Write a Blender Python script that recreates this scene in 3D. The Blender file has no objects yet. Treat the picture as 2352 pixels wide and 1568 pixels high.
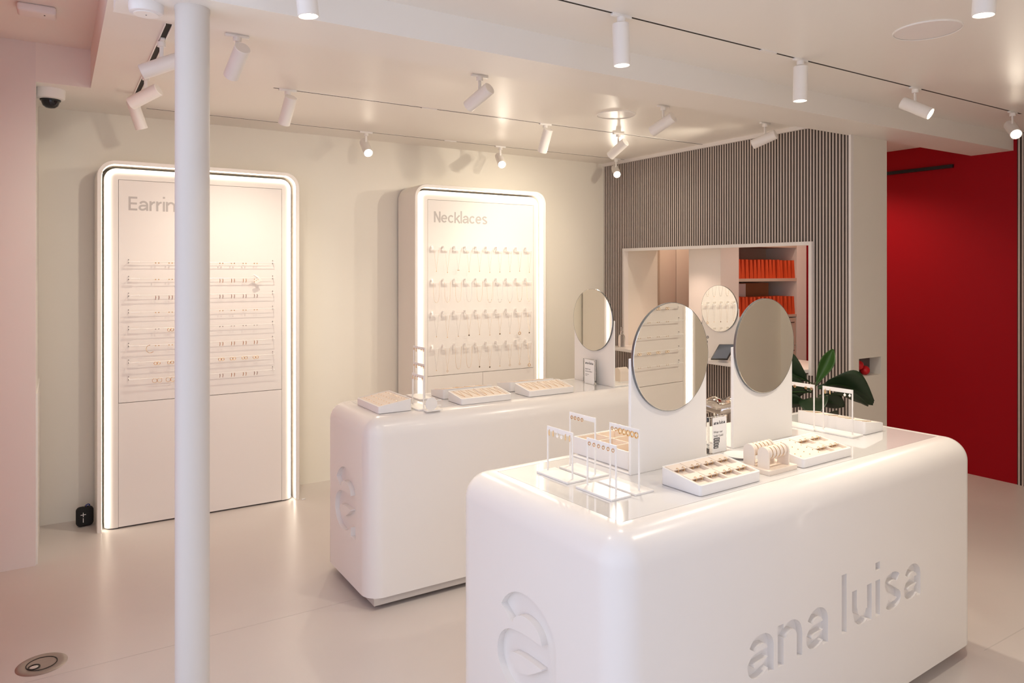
import bpy, bmesh, math, random
from mathutils import Vector, Matrix, Quaternion
from mathutils.geometry import delaunay_2d_cdt
random.seed(7)
SC = bpy.context.scene
COL = SC.collection
PI = math.pi
R = math.radians

# ------------------------------------------------------------------ camera
cam = bpy.data.cameras.new('camera')
cam.sensor_width = 36.0
cam.lens = 25.3837
cam.shift_y = -0.06947
cam.clip_start = 0.02
camo = bpy.data.objects.new('camera', cam)
camo.location = (0, 0, 1.55)
camo.rotation_euler = (R(90), 0, R(-32.30))
COL.objects.link(camo)
SC.camera = camo

# ------------------------------------------------------------------ sky, exposure
world = bpy.data.worlds.new('world')
SC.world = world
world.use_nodes = True
bg = world.node_tree.nodes['Background']
bg.inputs[0].default_value = (0.80, 0.84, 1.0, 1)
bg.inputs[1].default_value = 1.45
vs = SC.view_settings
vs.view_transform = 'Standard'
vs.look = 'None'
vs.exposure = 0.06
vs.gamma = 1.0
vs.use_curve_mapping = False
SC.display_settings.display_device = 'sRGB'

WARM = (1.0, 0.88, 0.715)
SPOT_W = 40.0
SC.cycles.diffuse_bounces = 8

# ------------------------------------------------------------------ materials
MATS = {}
def mat(name, col, rough=0.5, metal=0.0, ior=1.45, coat=0.0, trans=0.0, bump=0.0, bscale=60.0, mottle=0.0, mscale=3.0, emit=None, estr=0.0, spec=0.5):
    m = bpy.data.materials.new(name)
    m.use_nodes = True
    nt = m.node_tree
    p = nt.nodes['Principled BSDF']
    p.inputs['Base Color'].default_value = (*col, 1)
    p.inputs['Roughness'].default_value = rough
    p.inputs['Metallic'].default_value = metal
    p.inputs['IOR'].default_value = ior
    p.inputs['Specular IOR Level'].default_value = spec
    p.inputs['Coat Weight'].default_value = coat
    p.inputs['Coat Roughness'].default_value = 0.05
    p.inputs['Transmission Weight'].default_value = trans
    if emit:
        p.inputs['Emission Color'].default_value = (*emit, 1)
        p.inputs['Emission Strength'].default_value = estr
    tc = nt.nodes.new('ShaderNodeTexCoord')
    if mottle > 0:
        n = nt.nodes.new('ShaderNodeTexNoise')
        n.inputs['Scale'].default_value = mscale
        n.inputs['Detail'].default_value = 6
        n.inputs['Roughness'].default_value = 0.6
        nt.links.new(tc.outputs['Object'], n.inputs['Vector'])
        mx = nt.nodes.new('ShaderNodeMix')
        mx.data_type = 'RGBA'
        mx.inputs[6].default_value = tuple(c * (1 - mottle) for c in col) + (1,)
        mx.inputs[7].default_value = tuple(min(1, c * (1 + mottle)) for c in col) + (1,)
        nt.links.new(n.outputs['Fac'], mx.inputs[0])
        nt.links.new(mx.outputs[2], p.inputs['Base Color'])
    if bump > 0:
        n2 = nt.nodes.new('ShaderNodeTexNoise')
        n2.inputs['Scale'].default_value = bscale
        n2.inputs['Detail'].default_value = 4
        nt.links.new(tc.outputs['Object'], n2.inputs['Vector'])
        b = nt.nodes.new('ShaderNodeBump')
        b.inputs['Strength'].default_value = bump
        b.inputs['Distance'].default_value = 0.002
        nt.links.new(n2.outputs['Fac'], b.inputs['Height'])
        nt.links.new(b.outputs['Normal'], p.inputs['Normal'])
    MATS[name] = m
    return m

mat('wall_paint', (0.80, 0.765, 0.685), 0.65, bump=0.05, mottle=0.015)
mat('white_wall', (0.80, 0.77, 0.74), 0.6, bump=0.04)
mat('column_paint', (0.68, 0.645, 0.605), 0.5, bump=0.04)
mat('ceiling_paint', (0.85, 0.82, 0.77), 0.42, bump=0.03)
mat('floor_resin', (0.60, 0.55, 0.52), 0.30, bump=0.05, bscale=25, mottle=0.035, mscale=2.2)
mat('red_paint', (0.33, 0.002, 0.008), 0.6, spec=0.2)
mat('coral_bounce', (0.72, 0.17, 0.08), 0.55)
mat('lacquer', (0.82, 0.79, 0.76), 0.27, coat=0.12)
mat('gloss_top', (0.72, 0.71, 0.70), 0.04, ior=1.9, coat=0.6)
mat('white_plastic', (0.84, 0.82, 0.80), 0.35)
mat('cabinet_white', (0.82, 0.78, 0.73), 0.38)
mat('panel_white', (0.82, 0.78, 0.74), 0.45)
mat('letter_grey', (0.50, 0.47, 0.45), 0.5)
mat('white_metal', (0.86, 0.835, 0.80), 0.28)
mat('plinth_grey', (0.52, 0.48, 0.45), 0.4)
mat('dark_gap', (0.03, 0.025, 0.02), 0.8)
mat('slat_taupe', (0.58, 0.51, 0.46), 0.38, mottle=0.05, mscale=30)
mat('slat_backing', (0.045, 0.032, 0.026), 0.7)
mat('mirror', (0.93, 0.92, 0.88), 0.008, metal=1.0)
mat('mirror_edge', (0.22, 0.23, 0.23), 0.25, metal=0.6)
mat('beige_suede', (0.83, 0.73, 0.63), 0.8, bump=0.1, bscale=300)
mat('gold', (0.80, 0.56, 0.30), 0.25, metal=1.0)
mat('silver', (0.55, 0.52, 0.50), 0.2, metal=1.0)
mat('pearl', (0.9, 0.86, 0.8), 0.15, coat=0.6)
mat('dark_stone', (0.03, 0.03, 0.04), 0.1)
mat('orange_paper', (0.62, 0.075, 0.018), 0.6, mottle=0.08, mscale=20)
mat('shelf_tan', (0.55, 0.45, 0.38), 0.55)
mat('cardboard', (0.33, 0.17, 0.08), 0.8)
mat('paper', (0.90, 0.89, 0.88), 0.6)
mat('ink', (0.02, 0.02, 0.025), 0.6)
mat('ink_grey', (0.22, 0.21, 0.21), 0.6)
mat('acrylic', (0.95, 0.95, 0.95), 0.02, trans=1.0, ior=1.3)
mat('black_fabric', (0.012, 0.012, 0.012), 0.75, bump=0.3, bscale=400)
mat('black_plastic', (0.015, 0.015, 0.016), 0.35)
mat('black_gloss', (0.01, 0.01, 0.012), 0.08)
mat('tablet_screen', (0.13, 0.16, 0.21), 0.12)
mat('navy_strap', (0.02, 0.04, 0.20), 0.6)
mat('leaf_green', (0.016, 0.036, 0.014), 0.38, mottle=0.25, mscale=14)
mat('leaf_bright', (0.03, 0.085, 0.014), 0.38, mottle=0.2, mscale=14)
mat('stem_brown', (0.10, 0.08, 0.05), 0.7)
mat('pot_clay', (0.62, 0.58, 0.53), 0.7)
mat('soil', (0.04, 0.03, 0.02), 0.95)
mat('chrome', (0.80, 0.77, 0.73), 0.05, metal=1.0)
mat('red_gloss', (0.55, 0.01, 0.015), 0.10)
mat('bronze_plate', (0.36, 0.31, 0.27), 0.38, metal=0.55, mottle=0.12, mscale=40)
mat('bronze_dark', (0.02, 0.018, 0.015), 0.5)
mat('crimson_card', (0.35, 0.01, 0.03), 0.5)
mat('clear_glass', (0.9, 0.9, 0.9), 0.02, trans=1.0, ior=1.45)
mat('door_beige', (0.62, 0.54, 0.47), 0.5)
mat('lens_glow', (1, 1, 1), 0.3, emit=(1.0, 0.86, 0.68), estr=28.0)
mat('led_glow', (1, 1, 1), 0.4, emit=(1.0, 0.90, 0.76), estr=6.5)
mat('downlight_glow', (1, 1, 1), 0.4, emit=(1.0, 0.84, 0.66), estr=6.0)
mat('niche_shade', (0.10, 0.07, 0.065), 0.6)
mat('lens_dark', (0.16, 0.15, 0.14), 0.3)

# ------------------------------------------------------------------ mesh helpers
def link(o, parent=None):
    COL.objects.link(o)
    if parent is not None:
        o.parent = parent
    return o

def obj(name, bm, m, parent=None, loc=None, rot=None, smooth=35):
    me = bpy.data.meshes.new(name)
    bmesh.ops.recalc_face_normals(bm, faces=bm.faces[:])
    bm.to_mesh(me)
    bm.free()
    ms = m if isinstance(m, (list, tuple)) else [m]
    for k in ms:
        me.materials.append(MATS[k])
    if smooth:
        for p in me.polygons:
            p.use_smooth = True
        me.set_sharp_from_angle(angle=R(smooth))
    o = bpy.data.objects.new(name, me)
    if loc is not None: o.location = loc
    if rot is not None: o.rotation_euler = rot
    return link(o, parent)

def tag(o, label, cat, group=None):
    o['label'] = label
    o['category'] = cat
    if group: o['group'] = group
    return o

def thing(name, label, cat, loc=(0, 0, 0), rotz=0.0, group=None):
    o = bpy.data.objects.new(name, None)
    o.empty_display_size = 0.05
    o.location = loc
    o.rotation_euler = (0, 0, rotz)
    link(o)
    return tag(o, label, cat, group)

def struct(name, bm, m, parent=None, **k):
    o = obj(name, bm, m, parent, **k)
    if parent is None:
        o['kind'] = 'structure'
    return o

def copy_tree(o, parent=None):
    c = o.copy()
    link(c, parent)
    for ch in list(o.children):
        copy_tree(ch, c)
    return c

def box(bm, x0, x1, y0, y1, z0, z1, mi=0):
    v = [bm.verts.new((x, y, z)) for x in (x0, x1) for y in (y0, y1) for z in (z0, z1)]
    for q in ((0, 1, 3, 2), (4, 6, 7, 5), (0, 4, 5, 1), (2, 3, 7, 6), (0, 2, 6, 4), (1, 5, 7, 3)):
        f = bm.faces.new([v[i] for i in q])
        f.material_index = mi
    return v

def BX(*a):
    bm = bmesh.new()
    box(bm, *a)
    return bm

def RB(x0, x1, y0, y1, z0, z1, r=0.004, seg=2):
    bm = BX(x0, x1, y0, y1, z0, z1)
    bmesh.ops.recalc_face_normals(bm, faces=bm.faces[:])
    bmesh.ops.bevel(bm, geom=bm.edges[:], offset=r, segments=seg, profile=0.5, affect='EDGES', clamp_overlap=True)
    return bm

def frame_of(d):
    d = Vector(d).normalized()
    a = Vector((0, 0, 1)) if abs(d.z) < 0.9 else Vector((1, 0, 0))
    u = d.cross(a).normalized()
    return u, d.cross(u).normalized()

def cyl(bm, p0, p1, r0, r1=None, seg=24, cap=True):
    r1 = r0 if r1 is None else r1
    p0, p1 = Vector(p0), Vector(p1)
    u, w = frame_of(p1 - p0)
    A = [bm.verts.new(p0 + u * (r0 * math.cos(2 * PI * i / seg)) + w * (r0 * math.sin(2 * PI * i / seg))) for i in range(seg)]
    B = [bm.verts.new(p1 + u * (r1 * math.cos(2 * PI * i / seg)) + w * (r1 * math.sin(2 * PI * i / seg))) for i in range(seg)]
    for i in range(seg):
        bm.faces.new((A[i], A[(i + 1) % seg], B[(i + 1) % seg], B[i]))
    if cap:
        bm.faces.new(A[::-1]); bm.faces.new(B)

def CY(*a, **k):
    bm = bmesh.new(); cyl(bm, *a, **k); return bm

def tube(bm, pts, r, seg=8, closed=False):
    pts = [Vector(p) for p in pts]
    n = len(pts)
    rings = []
    u = None
    for i in range(n):
        if closed:
            t = pts[(i + 1) % n] - pts[i - 1]
        else:
            t = pts[min(i + 1, n - 1)] - pts[max(i - 1, 0)]
        t.normalize()
        if u is None:
            u, w = frame_of(t)
        else:
            u = (u - t * u.dot(t)).normalized()
            w = t.cross(u)
        rr = r[i] if isinstance(r, (list, tuple)) else r
        rings.append([bm.verts.new(pts[i] + u * (rr * math.cos(2 * PI * k / seg)) + w * (rr * math.sin(2 * PI * k / seg))) for k in range(seg)])
    for i in range(n if closed else n - 1):
        a, b = rings[i], rings[(i + 1) % n]
        for k in range(seg):
            bm.faces.new((a[k], a[(k + 1) % seg], b[(k + 1) % seg], b[k]))
    if not closed:
        bm.faces.new(rings[0][::-1]); bm.faces.new(rings[-1])

def TU(*a, **k):
    bm = bmesh.new(); tube(bm, *a, **k); return bm

def lathe(bm, prof, seg=32, cx=0, cy=0):
    rings = []
    for r, z in prof:
        if r < 1e-5:
            rings.append([bm.verts.new((cx, cy, z))])
        else:
            rings.append([bm.verts.new((cx + r * math.cos(2 * PI * k / seg), cy + r * math.sin(2 * PI * k / seg), z)) for k in range(seg)])
    for a, b in zip(rings, rings[1:]):
        for k in range(seg):
            k2 = (k + 1) % seg
            if len(a) == 1 and len(b) == 1: continue
            if len(a) == 1: bm.faces.new((a[0], b[k2], b[k]))
            elif len(b) == 1: bm.faces.new((a[k], a[k2], b[0]))
            else: bm.faces.new((a[k], a[k2], b[k2], b[k]))

def LA(prof, seg=32):
    bm = bmesh.new(); lathe(bm, prof, seg); return bm

def prism(bm, pts, f):
    """pts: outline in 2D; f(x, y, k) -> 3D for k = 0 and 1"""
    A = [bm.verts.new(f(x, y, 0)) for x, y in pts]
    B = [bm.verts.new(f(x, y, 1)) for x, y in pts]
    n = len(pts)
    for i in range(n):
        bm.faces.new((A[i], A[(i + 1) % n], B[(i + 1) % n], B[i]))
    bm.faces.new(A[::-1]); bm.faces.new(B)

# ------------------------------------------------------------------ lettering from strokes
def arc(cx, cy, rx, ry, a0, a1, n=14):
    return [(cx + rx * math.cos(R(a0 + (a1 - a0) * i / n)), cy + ry * math.sin(R(a0 + (a1 - a0) * i / n))) for i in range(n + 1)]

def glyph(ch, s):
    """strokes of a letter of x-height 1, stroke width s; returns (width, [polyline])"""
    h = s / 2
    if ch == 'a':
        w = 0.98
        xs_ = w - h - 0.02
        st = [arc(0.50, 0.60, xs_ - 0.50, 0.40 - h, 158, 0, 18) + [(xs_, 0.45), (xs_, 0.2), (xs_, 0.0)],
              [(xs_, 0.615 - h), (0.55, 0.615 - h), (0.42, 0.61 - h)] + arc(0.37, 0.30, 0.36 - h, 0.30 - h, 95, 265, 14) + [(0.43, h + 0.005), (0.55, h + 0.035), (0.68, h + 0.11), (xs_, h + 0.22)]]
        return w, st
    if ch == 'n':
        w = 0.96
        return w, [[(h, 1.0), (h, 0.0)], arc(0.5 + h * 0.2, 0.58, 0.46 - h * 1.2, 0.42 - h, 165, 0, 12) + [(w - h, 0.4), (w - h, 0.0)]]
    if ch == 'u':
        w = 0.96
        return w, [[(w - h, 1.0), (w - h, 0.0)], [(h, 1.0), (h, 0.5)] + arc(0.5 - h * 0.2, 0.42, 0.46 - h * 1.2, 0.42 - h, 180, 345, 12)]
    if ch == 'l':
        return s, [[(h, 1.56), (h, 0.0)]]
    if ch == 'i':
        return s, [[(h, 1.0), (h, 0.0)], [(h, 1.50), (h, 1.50 - s * 0.95)]]
    if ch == 's':
        w = 0.86
        return w, [arc(0.43, 0.745, 0.40 - h, 0.255 - h * 0.75, 25, 235, 12) + arc(0.43, 0.255, 0.41 - h, 0.255 - h * 0.75, 55, -155, 12)]
    if ch == 'E':
        w = 0.86
        return w, [[(h, 1.38), (h, 0)], [(h, 1.38 - h), (w, 1.38 - h)], [(h, 0.70), (w * 0.95, 0.70)], [(h, h), (w, h)]]
    if ch == 'N':
        w = 0.98
        return w, [[(h, 1.38), (h, 0)], [(w - h, 1.38), (w - h, 0)], [(h, 1.36), (w - h, 0.02)]]
    if ch == 'r':
        return 0.56, [[(h, 1.0), (h, 0)], arc(0.55, 0.52, 0.50 - h, 0.48 - h, 165, 90, 6)]
    if ch == 'g':
        w = 0.94
        return w, [[(w - h, 1.0), (w - h, -0.05)] + arc(0.48, -0.08, 0.46 - h, 0.32 - h, 0, -160, 10), arc(0.46, 0.5, 0.46 - h, 0.5 - h, 20, 340, 20)]
    if ch == 'e':
        w = 0.94
        return w, [[(h, 0.52), (w - h, 0.52)], arc(0.47, 0.5, 0.47 - h, 0.5 - h, 0, 318, 22)]
    if ch == 'c':
        w = 0.90
        return w, [arc(0.47, 0.5, 0.47 - h, 0.5 - h, 42, 318, 20)]
    if ch == 'k':
        return 0.86, [[(h, 1.40), (h, 0)], [(0.80, 1.0), (h, 0.38)], [(0.34, 0.60), (0.84, 0.0)]]
    return 0.4, []

def ribbon(pts, s):
    """closed outline of a stroke"""
    L, Rr = [], []
    n = len(pts)
    for i, p in enumerate(pts):
        a = Vector(pts[max(i - 1, 0)]); b = Vector(pts[min(i + 1, n - 1)])
        t = (b - a).normalized()
        nn = Vector((-t.y, t.x)) * (s / 2)
        L.append((p[0] + nn.x, p[1] + nn.y)); Rr.append((p[0] - nn.x, p[1] - nn.y))
    return L + Rr[::-1]

def union_solid(bm, outlines, f):
    """one clean solid from overlapping stroke outlines; f(x, y, k) -> 3D for k = 0 and 1"""
    vs_, fs_ = [], []
    for o in outlines:
        if sum(p[0] * q[1] - q[0] * p[1] for p, q in zip(o, o[1:] + o[:1])) < 0: o = o[::-1]
        fs_.append(list(range(len(vs_), len(vs_) + len(o))))
        vs_ += [Vector(p) for p in o]
    V, E_, F_, ov, oe, of = delaunay_2d_cdt(vs_, [], fs_, 0, 1e-6)
    keep = [t_ for t_, src in zip(F_, of) if src]
    A, B, cnt = {}, {}, {}
    for t_ in keep:
        for i in t_:
            if i not in A:
                A[i] = bm.verts.new(f(V[i].x, V[i].y, 0)); B[i] = bm.verts.new(f(V[i].x, V[i].y, 1))
        for a, b in zip(t_, list(t_[1:]) + [t_[0]]):
            cnt[(a, b)] = cnt.get((a, b), 0) + 1
    for t_ in keep:
        bm.faces.new([A[i] for i in t_][::-1]); bm.faces.new([B[i] for i in t_])
    for (a, b) in cnt:
        if (b, a) not in cnt:
            bm.faces.new((A[a], A[b], B[b], B[a]))

def word_strokes(word, s, gap=0.2, space=0.5):
    x = 0.0
    out = []
    for ch in word:
        if ch == ' ':
            x += space; continue
        w, st = glyph(ch, s)
        for q in st:
            out.append([(px + x, py) for px, py in q])
        x += w + gap
    return x - gap, out

def text_mesh(body, size, offset=0.0):
    c = bpy.data.curves.new('lettering', 'FONT')
    c.body = body; c.size = size; c.offset = offset; c.extrude = 0.0004; c.resolution_u = 3
    o = bpy.data.objects.new('lettering', c)
    COL.objects.link(o)
    dg = bpy.context.evaluated_depsgraph_get()
    me = bpy.data.meshes.new_from_object(o.evaluated_get(dg))
    bpy.data.objects.remove(o)
    return me

# ------------------------------------------------------------------ the shell of the room
ZC = 2.54        # ceiling height
YB = 5.23        # back wall
XP0, XP1 = 4.324, 4.718   # partition
XR = 5.885       # red wall
YF = -0.27       # front wall

struct('floor', BX(-1.4, 6.3, -2.5, 5.7, -0.08, 0.0), 'floor_resin', smooth=0)

FLOOR = bpy.data.objects['floor']
for x0, x1, y in ((-0.9, 1.2, 3.272), (3.2, 5.8, 1.46)):
    obj('floor_seam', BX(x0, x1, y - 0.002, y + 0.002, -0.001, 0.0004), 'plinth_grey', FLOOR, smooth=0)
bm = bmesh.new()
box(bm, -0.088, XR + 0.1, YB, YB + 0.12, 0, ZC + 0.1)
wb = struct('wall_back', bm, 'wall_paint', smooth=0)
# closet doors in the back room, set on the same wall
for k, (x0, x1) in enumerate(((5.0, 5.217), (5.223, 5.707), (5.713, 5.845))):
    struct('door_%d' % (k + 1), RB(x0, x1, YB - 0.03, YB - 0.001, 0.0, 2.3, 0.003), 'door_beige')

struct('wall_left', BX(-1.0, -0.088, 4.54, YB + 0.12, 0, 2.75), 'white_wall', smooth=0)
struct('wall_bounce_added', BX(-0.55, -0.45, 2.9, 4.54, 0, 2.75), 'coral_bounce', smooth=0)  # unseen coral wall, added to bounce a pink tint onto the left side
struct('wall_red', BX(XR, XR + 0.12, 2.462, YB, 0, ZC + 0.05), 'red_paint', smooth=0)
bm = bmesh.new()
box(bm, 1.55, XR + 0.2, YF - 0.12, YF, 0, ZC + 0.05)
wf = struct('wall_front', bm, 'wall_paint', smooth=0)

bm = bmesh.new()
box(bm, 0.161, XR + 0.2, YF - 0.1, YB + 0.1, ZC, ZC + 0.25)
box(bm, -0.088, 0.161, 4.54, YB + 0.1, ZC, ZC + 0.25)
box(bm, -1.1, 0.17, YF - 0.1, 4.60, 2.746, 2.79)
struct('ceiling', bm, 'ceiling_paint', smooth=0)
struct('trim_1', BX(0.165, XR, 2.488, 2.775, 2.42, ZC + 0.01), 'ceiling_paint', smooth=0)
struct('trim_2', BX(-0.088, -0.080, 4.56, YB, 0.0, 0.9), 'white_wall', smooth=0)

# slatted right-hand wall beyond the red one
wr = struct('wall_right', BX(XR - 0.004, XR + 0.12, YF, 2.462, 0, ZC), 'wall_paint', smooth=0)
obj('slat_backing', BX(XR - 0.005, XR + 0.001, -0.14, 2.462, 0, ZC), 'slat_backing', wr, smooth=0)
def slat_bm(z0, z1, w=0.0118, d=0.0045, n=8):
    b = bmesh.new()
    pts = [(w / 2, 0)] + [(w / 2 * math.cos(PI * i / n), -0.001 - d * math.sin(PI * i / n)) for i in range(n + 1)] + [(-w / 2, 0)]
    prism(b, [(x, y) for x, y in pts], lambda x, y, k: (y, x, z1 if k else z0))
    return b
PITCH = 0.0238
first = None
for i in range(int((2.462 + 0.13) / PITCH)):
    y = 2.45 - i * PITCH
    if first is None:
        first = obj('slat', slat_bm(0.0, ZC - 0.004), 'slat_taupe', wr, loc=(XR - 0.005, y, 0))
    else:
        c = first.copy(); link(c, wr); c.location = (XR - 0.005, y, 0)

# partition with the service hatch
bm = bmesh.new()
S = 0.004
box(bm, XP0 + S, XP1, 4.937, YB, 0, ZC)
box(bm, XP0 + S, XP1, 3.053, 4.937, 1.735, ZC)
box(bm, XP0 + S, XP1, 3.053, 4.937, 0, 0.845)
# near end of the partition: a pier with a niche in it
yn = 2.753
box(bm, XP0 + S, XP1, 2.835, 3.053, 0, ZC)
box(bm, XP0 + S, XP1, yn, 2.835, 0, 0.858)
box(bm, XP0 + S, XP1, yn, 2.835, 0.976, ZC)
box(bm, XP0 + S, 4.40, yn, 2.835, 0.858, 0.976)
box(bm, 4.648, XP1, yn, 2.835, 0.858, 0.976)
wp = struct('wall_partition', bm, 'wall_paint', smooth=0)
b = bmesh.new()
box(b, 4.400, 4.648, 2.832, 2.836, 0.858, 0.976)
obj('niche_shade_panel', b, 'niche_shade', wp, smooth=0)  # dark colour paints in the shade of a deeper niche
b = bmesh.new()
box(b, XP0, XP0 + 0.006, 4.945, YB, 0, 2.515)
box(b, XP0, XP0 + 0.006, 3.045, 4.945, 1.742, 2.515)
box(b, XP0, XP0 + 0.006, 3.045, 4.945, 0, 0.85)
box(b, XP0, XP0 + 0.006, 2.766, 3.045, 0, 2.515)
obj('slat_backing', b, 'slat_backing', wp, smooth=0)
meshes = {}
n = int((YB - 2.766) / PITCH)
for i in range(n):
    y = YB - 0.012 - i * PITCH
    if 3.05 < y < 4.94:
        spans = ((1.742, 2.512), (0.0, 0.845))
    else:
        spans = ((0.0, 2.512),)
    for sp in spans:
        if sp not in meshes:
            meshes[sp] = obj('slat', slat_bm(*sp), 'slat_taupe', wp, loc=(XP0, y, 0))
        else:
            c = meshes[sp].copy(); link(c, wp); c.location = (XP0, y, 0)
obj('corner_strip', BX(XP0 - 0.018, XP0 + 0.01, yn - 0.004, 2.766, 0, 2.52), 'white_wall', wp, smooth=0)
obj('top_strip', BX(XP0 - 0.022, XP0 + 0.01, yn, YB, 2.513, ZC), 'white_wall', wp, smooth=0)
for a in ((4.93, 4.95, 0.88, 1.745), (3.033, 3.057, 0.84, 1.745), (3.057, 4.93, 1.721, 1.745)):
    obj('hatch_frame', BX(XP0 - 0.02, XP0 + 0.03, a[0], a[1], a[2], a[3]), 'white_wall', wp, smooth=0)
for y in (4.42, 3.93, 3.45):
    dl = tag(obj('downlight', LA([(0, 1.7335), (0.034, 1.7335), (0.040, 1.729), (0.040, 1.7365), (0, 1.7365)], 20), 'downlight_glow', loc=(4.44, y, 0)),
             'small round downlight set in the hatch soffit', 'light', 'hatch soffit downlights')
    l = bpy.data.lights.new('downlight_lamp', 'SPOT')
    l.energy = 9; l.color = (1.0, 0.72, 0.56); l.spot_size = R(120); l.spot_blend = 0.8; l.shadow_soft_size = 0.03
    lo = bpy.data.objects.new('downlight_lamp', l); lo.location = (0, 0, 1.72); link(lo, dl)

# service ledge running through the hatch
lg = obj('service_ledge', RB(4.10, XP1 - 0.002, 3.06, 4.930, 0.855, 0.880, 0.003), 'lacquer')
tag(lg, 'white service ledge running through the slatted wall opening', 'counter')

# column
tag(obj('column', LA([(0, 0), (0.0535, 0), (0.0535, 2.405), (0.0555, 2.409), (0.0555, 2.421), (0, 2.421)], 48), 'column_paint', loc=(0.385, 2.600, 0)),
    'round white steel column holding up the ceiling beam before the earrings cabinet', 'column')

# ------------------------------------------------------------------ lighting tracks
def track(name, label, x0, x1, y0, y1, gaps=()):
    t = thing(name, label, 'light track', ((x0 + x1) / 2, (y0 + y1) / 2, ZC))
    cx, cy = (x0 + x1) / 2, (y0 + y1) / 2
    w = 0.006
    if abs(x1 - x0) > abs(y1 - y0):
        obj('channel', BX(x0 - cx, x1 - cx, -w, w, -0.0015, 0.001), 'dark_gap', t, smooth=0)
        obj('rim', BX(x0 - cx, x1 - cx, w, w + 0.003, -0.0015, 0.001), 'white_metal', t, smooth=0)
        obj('rim', BX(x0 - cx, x1 - cx, -w - 0.003, -w, -0.0015, 0.001), 'white_metal', t, smooth=0)
        for g in gaps:
            obj('feed_cap', BX(g - 0.05 - cx, g + 0.05 - cx, -0.010, 0.010, -0.006, 0.001), 'white_metal', t, smooth=0)
    else:
        w = 0.011
        obj('channel', BX(-w, w, y0 - cy, y1 - cy, -0.0015, 0.001), 'dark_gap', t, smooth=0)
        obj('rim', BX(w, w + 0.005, y0 - cy, y1 - cy, -0.006, 0.001), 'white_metal', t, smooth=0)
        obj('rim', BX(-w - 0.005, -w, y0 - cy, y1 - cy, -0.006, 0.001), 'white_metal', t, smooth=0)
    return t
track('light_track', 'recessed ceiling track over the front display counter', 0.9, 5.16, 2.139, 2.139, (2.72,))
track('light_track', 'recessed ceiling track between the beam and the back wall', 1.0, 4.31, 4.0, 4.0, (1.93,))
track('light_track', 'recessed ceiling track hugging the back wall', 0.47, 4.30, 4.92, 4.92, (2.55,))
track('light_track', 'short wide-slotted ceiling track left of the round column', 0.385, 0.385, 3.19, 4.9)

# ------------------------------------------------------------------ spotlights
spot_mesh = {}
def spotlight(label, x, y, d, group, stem=0.045, power=1.0, cone=96, lit=True):
    t = thing('track_spotlight', label, 'spotlight', (x, y, ZC), 0, group)
    d = Vector(d).normalized()
    if 'adapter' not in spot_mesh:
        a = obj('adapter', RB(-0.048, 0.048, -0.009, 0.009, -0.012, 0.0, 0.003), 'white_metal', t); spot_mesh['adapter'] = a.data
        a = obj('stem', CY((0, 0, -0.030), (0, 0, -0.010), 0.017, seg=20), 'white_metal', t); spot_mesh['stem'] = a.data
        a = obj('arm', RB(-0.008, 0.008, -0.004, 0.004, -0.098, -0.026, 0.002), 'white_metal', t, loc=(0.0, 0, 0)); spot_mesh['arm'] = a.data
        b = bmesh.new()
        # can: a turned tube, open at the lamp end, with a closed back
        prof = [(0, 0.075), (0.030, 0.075), (0.0325, 0.0725), (0.0325, -0.085), (0.030, -0.087), (0.028, -0.085), (0.028, -0.070), (0, -0.070)]
        lathe(b, prof, 32)
        bd = obj('can', b, 'white_metal', t); spot_mesh['can'] = bd.data
        ln = obj('lens', LA([(0, -0.0785), (0.027, -0.0785), (0.027, -0.0765), (0, -0.0765)], 28), 'lens_glow', bd); spot_mesh['lens'] = ln.data
        spot_mesh['lens_off'] = ln.data.copy(); spot_mesh['lens_off'].materials[0] = MATS['lens_dark']
    else:
        for k in ('adapter', 'stem', 'arm'):
            link(bpy.data.objects.new(k, spot_mesh[k]), t)
        bd = link(bpy.data.objects.new('can', spot_mesh['can']), t)
        ln = link(bpy.data.objects.new('lens', spot_mesh['lens']), bd)
    if group == 'spotlights on the short track':
        for ch in t.children:
            if ch.name.startswith('adapter'): ch.rotation_euler = (0, 0, R(90))
    q = Vector((0, 0, -1)).rotation_difference(d)
    bd.rotation_mode = 'QUATERNION'
    bd.rotation_quaternion = q
    bd.location = (0, 0, -0.110)
    if not lit:
        ln.data = spot_mesh['lens_off']
        return t
    l = bpy.data.lights.new('spot_lamp', 'SPOT')
    l.energy = SPOT_W * power
    l.color = WARM
    l.spot_size = R(cone); l.spot_blend = 1.0
    l.shadow_soft_size = 0.026
    lo = bpy.data.objects.new('spot_lamp', l)
    lo.location = (0, 0, -0.089)
    link(lo, bd)
    return t

G1 = 'spotlights on the front track'
spotlight('white cylinder spotlight aimed straight down above the round mirrors, on the front track', 1.853, 2.139, (0.04, 0.0, -1), G1, power=1.0)
spotlight('white cylinder spotlight aimed straight down, second on the front track from the column side', 2.952, 2.139, (0, 0.02, -1), G1, power=1.25, cone=140)
spotlight('white spotlight on the front track tilted sideways with its lens facing the entrance', 3.936, 2.139, (0.20, -0.80, -0.50), G1, power=1.3)
spotlight('white spotlight at the red wall end of the front track', 5.048, 2.139, (-0.721, -0.541, -0.55), G1, power=0.6)
spotlight('white ceiling spotlight beside the round speaker over the front counter', 2.443, 1.112, (0, 0.05, -1), 'spotlights near the entrance', power=1.1, cone=130)
spotlight('white ceiling spotlight just before the beam, near the round column', 0.66, 2.25, (0.10, 0.0, -1), 'spotlights near the entrance', power=0.5)
G2 = 'spotlights behind the beam'
spotlight('white spotlight behind the beam, right beside the round column', 0.646, 3.185, (-0.12, 0.82, -0.55), G2, power=0.7)
spotlight('white spotlight behind the beam aimed at the wall between the cabinets', 1.819, 3.185, (-0.30, 0.84, -0.45), G2, power=0.6)
spotlight('white spotlight behind the beam near the round ceiling speaker', 3.09, 3.185, (-0.25, 0.86, -0.42), G2, power=0.75)
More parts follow.
